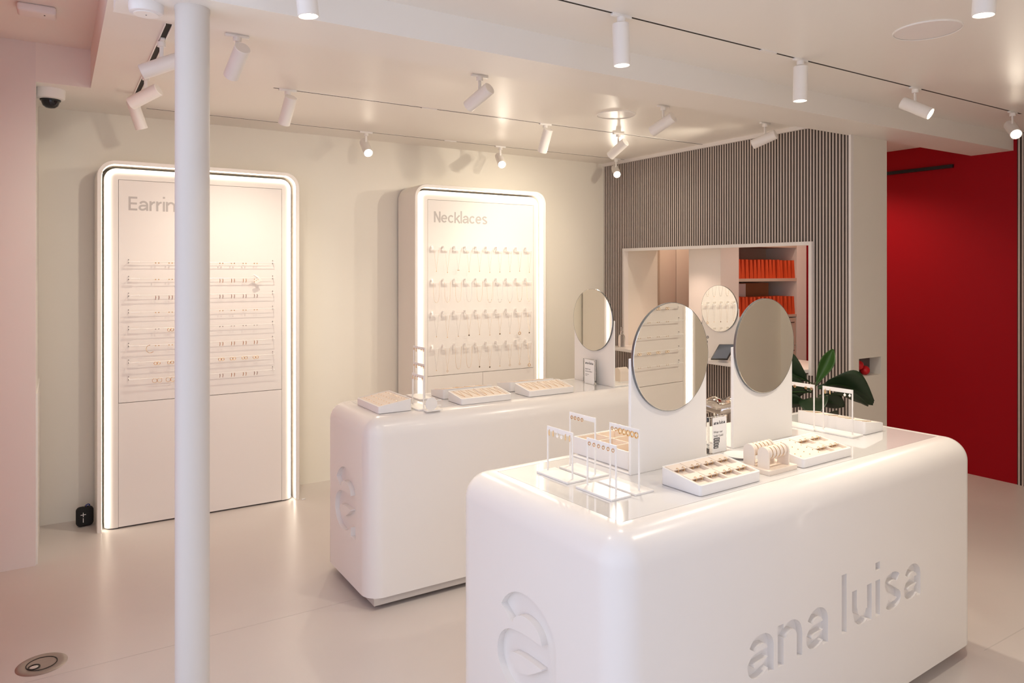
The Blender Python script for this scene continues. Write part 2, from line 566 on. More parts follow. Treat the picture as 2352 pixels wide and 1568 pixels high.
spotlight('white spotlight behind the beam hanging before the slatted wall', 4.02, 3.185, (-0.35, 0.87, -0.33), G2)
G3 = 'spotlights on the middle track'
spotlight('white spotlight at the column end of the middle ceiling track', 1.075, 4.0, (-0.095, 0.559, -0.824), G3, power=0.8)
spotlight('white spotlight on the middle ceiling track before the necklace cabinet', 2.795, 4.0, (0.013, 0.48, -0.877), G3, power=0.75)
spotlight('white spotlight on the middle ceiling track just under the round speaker', 3.438, 4.0, (-0.20, 0.78, -0.52), G3, power=0.6)
G4 = 'spotlights on the back wall track'
spotlight('glaring spotlight on the back wall track, nearest the earrings cabinet', 1.876, 4.92, (-0.10, -0.80, -0.62), G4, power=0.9)
spotlight('glaring spotlight on the back wall track above the necklace cabinet', 3.00, 4.92, (-0.30, -0.787, -0.56), G4, power=0.9)
spotlight('glaring spotlight on the back wall track in the slatted wall corner', 4.20, 4.92, (-0.486, -0.769, -0.50), G4, power=0.8)
G5 = 'spotlights on the short track'
spotlight('white spotlight on the short track pointing sideways with an open dark front', 0.385, 3.43, (-0.868, 0.25, -0.40), G5, lit=False)
spotlight('white spotlight on the short track pointing sideways, the second along', 0.385, 4.07, (-0.705, 0.50, -0.42), G5, lit=False)
spotlight('white spotlight on the short track hanging almost upright near the back wall', 0.385, 4.56, (0.32, 0.20, -0.908), G5, lit=False)

# things on the ceiling
def disc_speaker(x, y, r, label):
    t = thing('ceiling_speaker', label, 'speaker', (x, y, ZC), 0, 'round ceiling speakers')
    obj('rim', LA([(r - 0.006, 0.0), (r, 0), (r, -0.004), (r - 0.003, -0.006), (r - 0.006, -0.004)], 48), 'white_metal', t)
    obj('grille', LA([(0, -0.003), (r - 0.006, -0.003), (r - 0.006, 0.001), (0, 0.001)], 48), 'white_plastic', t)
disc_speaker(3.013, 3.527, 0.125, 'round white ceiling speaker between the beam and the back wall')
disc_speaker(3.035, 1.60, 0.128, 'round white ceiling speaker over the front display counter')

t = thing('wireless_router', 'round white access point under the beam end beside the column top', 'access point', (0.251, 2.640, 2.42))
obj('housing', LA([(0, -0.032), (0.044, -0.032), (0.050, -0.029), (0.053, -0.012), (0.053, 0), (0, 0)], 40), 'white_plastic', t)
obj('face_disc', LA([(0, -0.034), (0.037, -0.034), (0.038, -0.032), (0, -0.032)], 40), 'white_metal', t)
obj('status_light', LA([(0, -0.0355), (0.002, -0.0355), (0.002, -0.034), (0, -0.034)], 10), 'ink_grey', t)

t = thing('smoke_detector', 'flat rounded white detector on the raised ceiling recess', 'detector', (-0.072, 3.93, 2.746))
obj('housing', RB(-0.075, 0.075, -0.05, 0.05, -0.038, 0.0, 0.012, 3), 'white_plastic', t)
obj('sensor_dot', LA([(0, -0.040), (0.003, -0.040), (0.003, -0.038), (0, -0.038)], 10), 'ink', t, loc=(0.03, -0.02, 0))

t = thing('dome_camera', 'white dome security camera with dark lens under the nook ceiling', 'camera', (-0.024, 4.70, ZC))
obj('mount', LA([(0, -0.055), (0.050, -0.055), (0.066, -0.050), (0.070, -0.044), (0.072, 0), (0, 0)], 40), 'white_plastic', t)
obj('dome', LA([(0.044, -0.055), (0.043, -0.070), (0.036, -0.088), (0.022, -0.099), (0, -0.103)], 32), 'black_gloss', t)
obj('collar', LA([(0.044, -0.055), (0.050, -0.055), (0.049, -0.062), (0.044, -0.064)], 32), 'black_plastic', t)

# corridor lamp, and unseen lamps added to light the back room
def ceiling_lamp(label, x, y, w, z=ZC):
    t = thing('ceiling_downlight', label, 'light', (x, y, z))
    obj('trim_ring', LA([(0.045, 0.0), (0.06, 0), (0.06, -0.006), (0.045, -0.004)], 28), 'white_metal', t)
    obj('lens', LA([(0, -0.002), (0.045, -0.002), (0.045, 0.001), (0, 0.001)], 28), 'downlight_glow', t)
    l = bpy.data.lights.new('downlight_lamp', 'SPOT'); l.energy = w; l.color = (1.0, 0.74, 0.56); l.spot_size = R(130); l.spot_blend = 0.7; l.shadow_soft_size = 0.045
    lo = bpy.data.objects.new('downlight_lamp', l); lo.location = (0, 0, -0.012); link(lo, t)
ceiling_lamp('round downlight in the corridor ceiling before the red wall', 5.45, 3.75, 22)
ceiling_lamp('round downlight added unseen in the back room ceiling to light the bag shelves', 5.25, 3.3, 30)
ceiling_lamp('round downlight added unseen in the back room ceiling to light the closet doors', 5.15, 4.75, 38)

# ------------------------------------------------------------------ display counters
ZT = 0.872
RC = 0.085
LETTERS = [('a', 0.502, 0.632), ('n', 0.647, 0.774), ('a', 0.792, 0.916), ('l', 0.984, 1.03), ('u', 1.054, 1.176), ('i', 1.193, 1.238), ('s', 1.255, 1.377), ('a', 1.392, 1.516)]

def cut(target, bm, m='lacquer'):
    me = bpy.data.meshes.new('cutter')
    bmesh.ops.recalc_face_normals(bm, faces=bm.faces[:])
    bm.to_mesh(me); bm.free()
    me.materials.append(MATS[m])
    c = bpy.data.objects.new('cutter', me)
    COL.objects.link(c)
    md = target.modifiers.new('cut', 'BOOLEAN')
    md.operation = 'DIFFERENCE'; md.solver = 'EXACT'; md.object = c
    dg = bpy.context.evaluated_depsgraph_get()
    nm = bpy.data.meshes.new_from_object(target.evaluated_get(dg))
    target.modifiers.clear()
    old = target.data
    target.data = nm
    bpy.data.objects.remove(c)
    bpy.data.meshes.remove(old)

def counter(label, loc, rotz, L, D, plate):
    t = thing('display_counter', label, 'counter', loc, rotz, 'rounded white display counters')
    bm = BX(0, L, 0, D, 0.055, ZT)
    bmesh.ops.recalc_face_normals(bm, faces=bm.faces[:])
    es = [e for e in bm.edges if not all(abs(v.co.z - 0.055) < 1e-5 for v in e.verts)]
    bmesh.ops.bevel(bm, geom=es, offset=RC, segments=12, profile=0.5, affect='EDGES')
    body = obj('body', bm, 'lacquer')
    gi = 0.100
    cut(body, BX(gi, L - gi, gi, D - gi, ZT - 0.006, ZT + 0.05))
    dep = 0.022
    word = []
    for ch, x0, x1 in LETTERS:
        xh = 0.124
        w_ = 0.232
        w, st = glyph(ch, w_)
        kx = (x1 - x0) / w
        for q in st:
            word.append(ribbon([(x0 + a * kx, 0.355 + b * xh) for a, b in q], w_ * xh))
    bm = bmesh.new()
    union_solid(bm, word, lambda a, b, k: (a, dep if k else -0.05, b))
    cut(body, bm)
    # the single letter on the end: seen from outside, left is towards +y
    w_ = 0.215
    H = 0.31
    w, st = glyph('a', w_)
    bm = bmesh.new()
    union_solid(bm, [ribbon([(D / 2 + H * (w / 2 - a), 0.283 + b * H) for a, b in q], w_ * H) for q in st], lambda a, b, k: (dep if k else -0.05, a, b))
    cut(body, bm)
    for p in body.data.polygons:
        n_ = p.normal
        p.use_smooth = max(abs(n_.x), abs(n_.y), abs(n_.z)) < 0.9995
    body.data.set_sharp_from_angle(angle=R(35))
    body.parent = t
    obj('top_panel', BX(gi + 0.002, L - gi - 0.002, gi + 0.002, D - gi - 0.002, ZT - 0.006, ZT), 'gloss_top', t, smooth=0)
    if plate:
        obj('plinth', BX(0.033, L - 0.03, 0.006, D - 0.03, 0.024, 0.055), 'plinth_grey', t, smooth=0)
    else:
        obj('plinth', BX(0.08, L - 0.08, 0.08, D - 0.08, 0.024, 0.055), 'plinth_grey', t, smooth=0)
    obj('base', BX(0.10, L - 0.10, 0.09, D - 0.09, 0.0, 0.024), 'dark_gap', t, smooth=0)
    return t

C1 = (1.19, 1.38); A1 = R(2.6)
def c1(x, y, z=ZT):
    return (C1[0] + x * math.cos(A1) - y * math.sin(A1), C1[1] + x * math.sin(A1) + y * math.cos(A1), z)
counter('rounded white display counter with two round mirrors on its top', (C1[0], C1[1], 0), A1, 1.96, 0.80, False)
counter('rounded white display counter with one round mirror, before the back wall cabinets', (1.19, 3.10, 0), 0.0, 1.96, 0.60, True)

# ------------------------------------------------------------------ wall cabinets
CW, CH, CD = 1.19, 2.207, 0.308
def arch(d, r, ztop, n=10, z0=0.0, W=CW):
    r = max(r, 0.0015)
    pts = [(d, z0)]
    pts += [(d + r - r * math.cos(PI / 2 * i / n), ztop - d - r + r * math.sin(PI / 2 * i / n)) for i in range(n + 1)]
    pts += [(W - d - r + r * math.sin(PI / 2 * i / n), ztop - d - r + r * math.cos(PI / 2 * i / n)) for i in range(n + 1)]
    pts += [(W - d, z0)]
    return pts

def loft(bm, rows, mi=0):
    """rows: lists of 3D points of equal length, joined one after the other"""
    vs = [[bm.verts.new(p) for p in row] for row in rows]
    for a, b in zip(vs, vs[1:]):
        for i in range(len(a) - 1):
            f = bm.faces.new((a[i], a[i + 1], b[i + 1], b[i])); f.material_index = mi
    return vs

def cabinet(name, label, loc, rotz, title, doors, W=CW, H=CH):
    t = thing(name, label, 'cabinet', loc, rotz, 'light-rimmed wall cabinets')
    R0, th, gap = 0.10, 0.024, 0.016
    P = lambda d, r, y, z0=0.0: [(x, y, z) for x, z in arch(d, r, H, 10, z0, W)]
    bm = bmesh.new()
    vs = loft(bm, [P(0, R0, CD), P(0, R0, 0.003), P(0.003, R0 - 0.003, 0), P(th - 0.003, R0 - th + 0.003, 0), P(th, R0 - th, 0.003), P(th, R0 - th, CD)])
    obj('shell', bm, 'cabinet_white', t)
    # light strip on the inner side of the shell
    bm = bmesh.new()
    loft(bm, [P(th + 0.0015, R0 - th - 0.0015, 0.012, 0.01), P(th + 0.0015, R0 - th - 0.0015, 0.048, 0.01)])
    obj('light_strip', bm, 'led_glow', t)
    # rounded inner surround
    rb = 0.055
    rows = []
    o = th + gap
    y0 = 0.020
    rows.append(P(o, R0 - o, CD, 0.008))
    for i in range(9):
        a = PI / 2 * i / 8
        d = o + rb * (1 - math.cos(a))
        rows.append(P(d, R0 - d + 0.01, y0 + rb * (1 - math.sin(a)), 0.008))
    pm = 0.112
    rows.append(P(pm, 0.0, y0, 0.008))
    rows.append(P(pm, 0.0, y0 + 0.03, 0.008))
    bm = bmesh.new()
    loft(bm, rows)
    obj('surround', bm, 'cabinet_white', t)
    obj('backing', BX(pm - 0.001, W - pm + 0.001, y0 + 0.012, y0 + 0.03, 0.006, H - pm + 0.001), 'dark_gap', t, smooth=0)
    g = 0.0022
    zd = 0.753
    pn = obj('display_panel', BX(pm + g, W - pm - g, y0, y0 + 0.014, zd + g * 0.6, H - pm - g), 'panel_white', t, smooth=0)
    xs = [pm + (W - 2 * pm) * i / doors for i in range(doors + 1)]
    for a, b in zip(xs, xs[1:]):
        obj('door', BX(a + g * 0.7, b - g * 0.7, y0, y0 + 0.014, 0.010, zd - g), 'panel_white', t, smooth=0)
    # title
    xh = 0.060
    s = 0.19
    w, st = word_strokes(title, s, 0.13)
    kx = 0.90
    bm = bmesh.new()
    union_solid(bm, [ribbon([(0.167 + a * xh * kx, 1.913 + b * xh) for a, b in q], s * xh) for q in st], lambda a, b, k: (a, y0 + 0.001 if k else y0 - 0.0015, b))
    obj('title_lettering', bm, 'letter_grey', pn, smooth=0)
    return t, pn

cabE, pnE = cabinet('earring_cabinet', 'tall white light-rimmed cabinet lettered Earrings behind the column', (0.206, 4.90, 0), 0, 'Earrings', 1)
cabN, pnN = cabinet('necklace_cabinet', 'tall white light-rimmed cabinet lettered Necklaces on the back wall', (2.248, 4.90, 0), 0, 'Necklaces', 2, W=1.182, H=2.195)
cabF, pnF = cabinet('earring_cabinet', 'tall white light-rimmed cabinet lettered Earrings on the entrance wall', (4.10, 0.085, 0), PI, 'Earrings', 1)

# rods of the earring cabinets (parts), earrings (things)
ROWS = [1.600 - 0.1008 * i for i in range(8)]
def rods(pn):
    yr = -0.026
    for i, z in enumerate(ROWS):
        b = bmesh.new()
        tube(b, [(0.168, 0.020, z + 0.002), (0.168, yr, z)], 0.0022, 8)
        tube(b, [(1.018, 0.020, z + 0.002), (1.018, yr, z)], 0.0022, 8)
        tube(b, [(0.166, yr, z), (1.020, yr, z)], 0.0022, 8)
        r = obj('earring_rod', b, 'white_metal', pn)
        obj('end_clip', RB(0.170, 0.222, yr - 0.004, yr + 0.003, z - 0.004, z + 0.005, 0.001, 1), 'white_metal', r)
        for x in (0.168, 1.018):
            for dz in (0.014, -0.004):
                obj('screw', CY((x - 0.002, 0.012, z + dz), (x - 0.002, 0.0185, z + dz), 0.0026, seg=10), 'ink_grey', r)
rods(pnE); rods(pnF)

# ------------------------------------------------------------------ jewellery meshes
def me_of(bm, m, name):
    o = obj(name, bm, m)
    me = o.data
    bpy.data.objects.remove(o)
    return me
def ring_pts(r, n=18, plane='xz', c=(0, 0, 0)):
    out = []
    for i in range(n):
        a = 2 * PI * i / n
        p = (r * math.cos(a), 0, r * math.sin(a)) if plane == 'xz' else (0, r * math.cos(a), r * math.sin(a))
        out.append((p[0] + c[0], p[1] + c[1], p[2] + c[2]))
    return out
EAR = {}
EAR['stud'] = me_of(LA([(0, -0.006), (0.003, -0.005), (0.0042, -0.001), (0.003, 0.003), (0, 0.004)], 10), 'gold', 'stud')
EAR['studs'] = me_of(LA([(0, -0.006), (0.003, -0.005), (0.0042, -0.001), (0.003, 0.003), (0, 0.004)], 10), 'silver', 'studs')
b = bmesh.new(); tube(b, ring_pts(0.0085, 16, 'xz', (0, 0, -0.010)), 0.0016, 6, True); EAR['hoop'] = me_of(b, 'gold', 'hoop')
b = bmesh.new(); tube(b, ring_pts(0.013, 18, 'xz', (0, 0, -0.014)), 0.0013, 6, True); EAR['bighoop'] = me_of(b, 'gold', 'bighoop')
b = bmesh.new(); tube(b, [(0, 0, 0), (0.0015, 0, -0.012), (-0.001, 0, -0.026)], [0.0016, 0.0022, 0.0014], 6); EAR['drop'] = me_of(b, 'gold', 'drop')
b = bmesh.new(); tube(b, [(0, 0, 0), (0.0015, 0, -0.012), (-0.001, 0, -0.026)], [0.0016, 0.0022, 0.0014], 6); EAR['drops'] = me_of(b, 'silver', 'drops')
b = bmesh.new(); tube(b, ring_pts(0.0050, 16, 'yz', (0, 0, -0.0058)), 0.0012, 6, True); EAR['side_hoop'] = me_of(b, 'gold', 'side_hoop')
b = bmesh.new(); tube(b, ring_pts(0.0078, 16, 'yz', (0, 0, -0.0085)), 0.0024, 8, True); EAR['side_thick'] = me_of(b, 'gold', 'side_thick')
b = bmesh.new(); lathe(b, [(0, -0.020), (0.004, -0.017), (0.0052, -0.0135), (0.004, -0.010), (0.001, -0.0075), (0.001, 0), (0, 0)], 12); EAR['pearl'] = me_of(b, 'pearl', 'pearl')
b = bmesh.new(); tube(b, [(0, 0, 0.001), (0, 0.002, -0.004), (0, 0.0015, -0.016), (0, 0, -0.020)], [0.001, 0.0018, 0.0026, 0.001], 8); EAR['side_drop'] = me_of(b, 'gold', 'side_drop')
b = bmesh.new(); tube(b, ring_pts(0.0065, 14, 'xz', (0, 0, 0.0)), 0.0011, 6, True); EAR['tray_hoop'] = me_of(b, 'gold', 'tray_hoop')
b = bmesh.new(); lathe(b, [(0, 0.003), (0.0018, 0.002), (0.0022, 0), (0, 0)], 8); EAR['dot'] = me_of(b, 'gold', 'dot')
def earring(kind, loc, label, group, rotz=0.0, name='earring'):
    o = bpy.data.objects.new(name, EAR[kind]); o.location = loc; o.rotation_euler = (0, 0, rotz)
    link(o); return tag(o, label, 'earring', group)

ORD = ['top', 'second', 'third', 'fourth', 'fifth', 'sixth', 'seventh', 'bottom']
kinds = ['stud', 'stud', 'drops', 'stud', 'studs', 'drop', 'hoop', 'bighoop']
for i, z in enumerate(ROWS):
    for j, x in enumerate((0.525, 0.600, 0.895, 0.965, 1.037, 1.107)):
        k = kinds[i]
        if i == 7 and j > 1: k = 'drops' if j in (2, 5) else 'drop'
        if i == 4 and j == 1: k = 'hoop'
        if i == 5 and j < 2: k = 'stud'
        if i == 1 and j > 1: k = 'drop'
        dx = 0.0135 if k == 'bighoop' else 0.009
        for s in (-1, 1):
            earring(k, (x + s * dx, 4.890, z - 0.003), 'small metal earring hanging on the %s rod of the Earrings cabinet' % ORD[i], 'earrings on the %s rod' % ORD[i], name='rod_earring')
# reflected cabinet carries earrings too
for i, z in enumerate(ROWS):
    for j in range(6):
        x = 4.10 - 0.32 - 0.095 * j
        for s in (-1, 1):
            earring('hoop' if i in (3, 6) else 'stud', (x + s * 0.010, 0.095, z - 0.003), 'small gold earring on the %s rod of the entrance wall cabinet' % ORD[i], 'earrings on the entrance wall cabinet, %s rod' % ORD[i], name='rod_earring')

# hand-held mirror-like organza scraps: bracelets draped on two rods
b = bmesh.new()
tube(b, [(0.022 * math.cos(R(a)), 0.003 * math.sin(R(3 * a)), 0.024 * math.sin(R(a)) - 0.024) for a in range(90, 330, 12)], 0.0014, 6)
tag(obj('bracelet', b, 'gold', loc=(0.485, 4.868, ROWS[5] + 0.002)), 'thin open gold bracelet hanging on the sixth rod of the Earrings cabinet', 'bracelet')
t = thing('ribbon_tag', 'pale ribbon tag with gold dots tied on the second rod', 'tag', (1.105, 4.868, ROWS[1]))
b = bmesh.new()
tube(b, [(-0.03, 0, 0.012), (-0.015, -0.003, 0.022), (0.01, -0.002, 0.004), (0.02, 0, -0.006)], [0.002, 0.005, 0.007, 0.006], 8)
obj('ribbon', b, 'paper', t)
obj('tag_card', RB(-0.022, 0.022, -0.006, -0.004, -0.032, -0.004, 0.001, 1), 'pearl', t, rot=(0, R(-28), 0))
for k in range(3):
    obj('bead', LA([(0, -0.003), (0.003, 0), (0, 0.003)], 8), 'gold', t, loc=(-0.012 + 0.011 * k, -0.008, -0.022 + 0.007 * k))

# necklace hooks (parts of the cabinet) and necklaces (things)
hk = None
NX = [2.389 - 2.248 + 0.0932 * i for i in range(10)]
NZ = [1.735, 1.486, 1.243, 0.990]
b = bmesh.new()
pts = [(0.0, 0.0), (0.052, 0.0), (0.052, 0.007), (0.014, 0.007), (0.007, 0.014), (0.007, 0.030), (0.0, 0.030)]
prism(b, pts, lambda x, z, k: (x, -0.004 if k else -0.013, z))
box(b, 0.0, 0.007, -0.006, 0.021, 0.016, 0.030)
h0 = obj('hook', b, 'white_metal', pnN, smooth=0)
hooks_done = False
chain_r = 0.00055
NORD = ['top', 'second', 'third', 'bottom']
def necklace(x, z, L, shape, pend, label, group):
    """x, z: world middle of the hook; a chain hung over it with an optional pendant"""
    yk = 4.890
    t = thing('necklace', label, 'necklace', (x, yk, z), 0, group)
    n = 22
    w = 0.021
    pts = []
    for i in range(n + 1):
        u = -1 + 2 * i / n
        if shape == 'U':
            p = (w * 1.25 * math.sin(u * PI / 2) ** 1 * (1.0 if abs(u) > .35 else 1.0), -L * (1 - abs(u) ** 2.6))
        else:
            p = (w * u, -L * (1 - abs(u)))
        pts.append((p[0], 0.0015 * math.sin(9 * u), p[1]))
    obj('chain', TU(pts, chain_r if shape == 'V' else 0.0008, 5), 'gold' if random.random() < .6 else 'silver', t)
    if pend == 'bar':
        obj('pendant', RB(-0.010, 0.010, -0.0015, 0.0015, -L - 0.004, -L, 0.0008, 1), 'gold', t)
    elif pend == 'drop':
        obj('pendant', LA([(0, -0.008), (0.0035, -0.005), (0.003, -0.001), (0, 0.002)], 10), 'gold', t, loc=(0, 0, -L))
    elif pend == 'stone':
        obj('pendant', LA([(0, -0.007), (0.0045, -0.004), (0.0045, 0), (0, 0.003)], 10), 'dark_stone', t, loc=(0, 0, -L))
        obj('bezel', TU([(0.0055 * math.cos(2 * PI * i / 12), 0, -0.002 + 0.0055 * math.sin(2 * PI * i / 12)) for i in range(12)], 0.0009, 5, closed=True), 'gold', t, loc=(0, 0, -L))
    elif pend == 'ring':
        obj('pendant', TU([(0.011 * math.cos(2 * PI * i / 16), 0, -0.011 + 0.011 * math.sin(2 * PI * i / 16)) for i in range(16)], 0.0024, 7, closed=True), 'gold', t, loc=(0, 0, -L))
    elif pend == 'flower':
        for k in range(5):
            a = 2 * PI * k / 5
            obj('petal', LA([(0, -0.003), (0.0035, 0), (0, 0.003)], 8), 'gold', t, loc=(0.007 * math.cos(a), 0, -L - 0.006 + 0.007 * math.sin(a)))
    elif pend == 'beads':
        for k in range(4):
            u = -0.45 + 0.3 * k
            obj('bead', LA([(0, -0.003), (0.0028, 0), (0, 0.003)], 8), 'silver', t, loc=(w * 1.1 * math.sin(u * PI / 2), 0, -L * (1 - abs(u) ** 2.6)))
    return t
for i, z in enumerate(NZ):
    for j, x in enumerate(NX):
        if not hooks_done:
            h0.location = (x, 0, z - 0.030); hooks_done = True
        else:
            c = h0.copy(); link(c, pnN); c.location = (x, 0, z - 0.030)
        xm = 2.248 + x + 0.030
        if i == 1:
            sh = 'U' if j < 5 or j > 5 else 'U'
            pe = None if j < 5 else ('drop' if j == 7 else 'beads')
            L = 0.155 if j < 5 else 0.165
        else:
            sh = 'V'
            L = [0.165, 0, 0.165, 0.165][i] + 0.012 * ((j * 7) % 4) / 4
            pe = ['drop', 'drop', 'drop', 'drop'][i]
            if i == 0 and j == 2: pe, sh, L = 'bar', 'V', 0.158
            if i == 2: pe = 'stone' if j in (3, 6, 9) else ('drop' if j != 8 else 'ring')
            if i == 3: pe = ['drop', 'flower', None, None, 'stone', 'stone', 'drop', 'flower', 'flower', 'ring'][j]
            if i == 3 and j in (2, 3): sh = 'U'
        desc = {'bar': 'with a flat gold bar', 'drop': 'with a small drop pendant', 'stone': 'with a dark stone pendant', 'ring': 'with a gold ring pendant', 'flower': 'with a clustered gold pendant', 'beads': 'set with little beads', None: 'without a pendant'}[pe]
        necklace(xm, z - 0.024, L, sh, pe, 'fine chain necklace %s on the %s hook row' % (desc, NORD[i]), 'necklaces %s on the %s row' % (desc, NORD[i]))

# ------------------------------------------------------------------ round mirrors on boards
def mirror_stand(label, loc, rotz, side=1.0, foot=0.30, w=0.375):
    """front faces local -y; origin: middle of the board's front foot edge"""
    t = thing('mirror_stand', label, 'mirror', loc, rotz, 'round mirrors on white boards')
    obj('board', RB(-w / 2, w / 2, 0.0, 0.012, 0.0, 0.385, 0.0015, 1), 'white_metal', t, smooth=0)
    obj('foot_plate', RB(-w / 2, w / 2, 0.010, foot, 0.0, 0.006, 0.0015, 1), 'white_metal', t, smooth=0)
    rm = w / 2 - 0.001
    b = bmesh.new()
    lathe(b, [(0, -0.0045), (rm, -0.0045), (rm, 0.0045), (0, 0.0045)], 72)
    d = obj('mirror_backing', b, 'mirror_edge', t, loc=(0, -0.0045, 0.381), rot=(R(90), 0, 0))
    b = bmesh.new()
    lathe(b, [(0, 0.0052), (rm - 0.0025, 0.0052), (rm - 0.0015, 0.0045), (0, 0.0045)], 72)
    obj('mirror_glass', b, 'mirror', d, smooth=12)
    return t
mirror_stand('round mirror on a white board beside the wire earring stands', c1(0.435 + 0.1875, 0.407), A1)
mirror_stand('round mirror on a white board behind the ring rolls, farther from the wire stands', c1(1.008 + 0.1875, 0.445), A1)
mirror_stand('round mirror on a white board on the counter before the cabinets', (2.735, 3.41, ZT), R(-90), foot=0.25)
ms = mirror_stand('small round mirror on a white board on the service ledge', (4.255, 3.785, 0.880), R(-90), foot=0.2, w=0.355)
for (dy, dz) in ((0.118, 0.155), (0.142, 0.155), (0.128, 0.118), (0.150, 0.118), (0.136, 0.082)):
    o = obj('round_sticker', LA([(0, 0.0008), (0.0105, 0.0008), (0.0105, 0), (0, 0)], 18), 'ink', ms, loc=(-dy, -0.0006, dz), rot=(R(90), 0, 0))
    obj('sticker_mark', LA([(0.003, 0.0014), (0.0062, 0.0014), (0.0062, 0.0008), (0.003, 0.0008)], 14), 'paper', o)

# ------------------------------------------------------------------ wire earring stands
stand_me = {}
def earring_stand(label, x, y, h, kinds_list, elabel, world=None, length=0.155, rot=None, bars=(0,)):
    """frame along local y from 0 to length"""
    loc = world if world else c1(x, y)
    rz = A1 if rot is None else rot
    t = thing('earring_stand', label, 'earring stand', loc, rz, 'white wire earring stands')
    obj('base', RB(-0.038, 0.042, -0.010, length, 0.0, 0.007, 0.0012, 1), 'white_metal', t, smooth=0)
    y0, y1 = 0.012, length - 0.014
    for yy in (y0, y1):
        obj('post', RB(-0.0024, 0.0024, yy - 0.0024, yy + 0.0024, 0.006, h, 0.0006, 1), 'white_metal', t, smooth=0)
    for dz in bars:
        obj('crossbar', RB(-0.0014, 0.0014, y0, y1, h - dz - 0.016, h - dz, 0.0005, 1), 'white_metal', t, smooth=0)
        n = len(kinds_list)
        for i, k in enumerate(kinds_list):
            if k is None: continue
            yy = y1 - 0.012 - (y1 - y0 - 0.022) * i / max(1, n - 1)
            m = Matrix.Rotation(rz, 4, 'Z') @ Vector((-0.003, yy, h - dz - 0.011))
            earring(k, (loc[0] + m.x, loc[1] + m.y, loc[2] + m.z), elabel, elabel, rz)
    return t
earring_stand('short white wire stand with tiny gold earrings at the counter corner', 0.235, 0.252, 0.156, ['side_hoop', 'side_hoop', 'side_hoop', 'side_hoop', 'side_hoop', 'side_hoop'], 'gold huggie earring on the short stand at the counter corner')
earring_stand('short white wire stand with pearl and drop earrings', 0.237, 0.457, 0.156, ['side_drop', 'side_drop', 'pearl', 'pearl', 'side_drop', 'side_drop'], 'pearl or drop earring on the short stand along the counter end')
earring_stand('tall white wire stand with a half-empty bar beside the compartment box', 0.334, 0.457, 0.192, ['side_hoop', 'side_hoop', 'side_hoop', 'side_hoop', None, None, None], 'small gold hoop earring on the tall half-empty stand')
earring_stand('tall white wire stand with chunky gold hoops before the mirror', 0.329, 0.250, 0.192, ['side_hoop', 'side_hoop', 'side_thick', 'side_thick', 'side_thick', 'side_thick', 'side_thick'], 'chunky gold hoop earring on the tall stand before the mirror')
earring_stand('tall white wire stand partly hidden behind the second mirror board', 1.567, 0.452, 0.190, ['side_hoop', 'side_hoop', None, 'side_hoop', 'side_hoop'], 'gold hoop earring on the stand beside the plant leaves')
earring_stand('tall white wire stand with four earrings next to the long tray', 1.574, 0.285, 0.190, ['side_drop', 'side_drop', None, None, 'pearl', 'pearl'], 'pearl or drop earring on the stand next to the long tray')
earring_stand('extra tall white wire stand with two bars beside the earring tray', 0, 0, 0.272, ['side_hoop', 'side_drop', 'side_hoop', 'side_hoop', 'side_hoop'], 'tiny earring on the two-bar stand of the back counter', world=(1.64, 3.44, ZT), rot=0.0, bars=(0, 0.088), length=0.165)
earring_stand('short white wire stand beside the earring tray of the back counter', 0, 0, 0.165, ['side_drop', 'side_drop', 'side_drop', None, 'side_hoop'], 'tiny earring on the short stand of the back counter', world=(1.515, 3.19, ZT), rot=0.0)

# ear-cuff holder on the back counter
t = thing('ear_cuff_display', 'small white disc holder with pegs beside the earring tray', 'jewellery display', (1.535, 3.155, ZT))
obj('base', RB(-0.035, 0.05, -0.02, 0.02, 0, 0.006, 0.001, 1), 'white_metal', t)
obj('disc', LA([(0, 0), (0.030, 0), (0.032, 0.003), (0.030, 0.006), (0, 0.006)], 28), 'white_metal', t, loc=(-0.005, -0.006, 0.035), rot=(R(90), 0, 0))
for z in (0.020, 0.045):
    obj('peg', RB(0.005, 0.052, -0.004, 0.004, z, z + 0.005, 0.001, 1), 'white_metal', t)

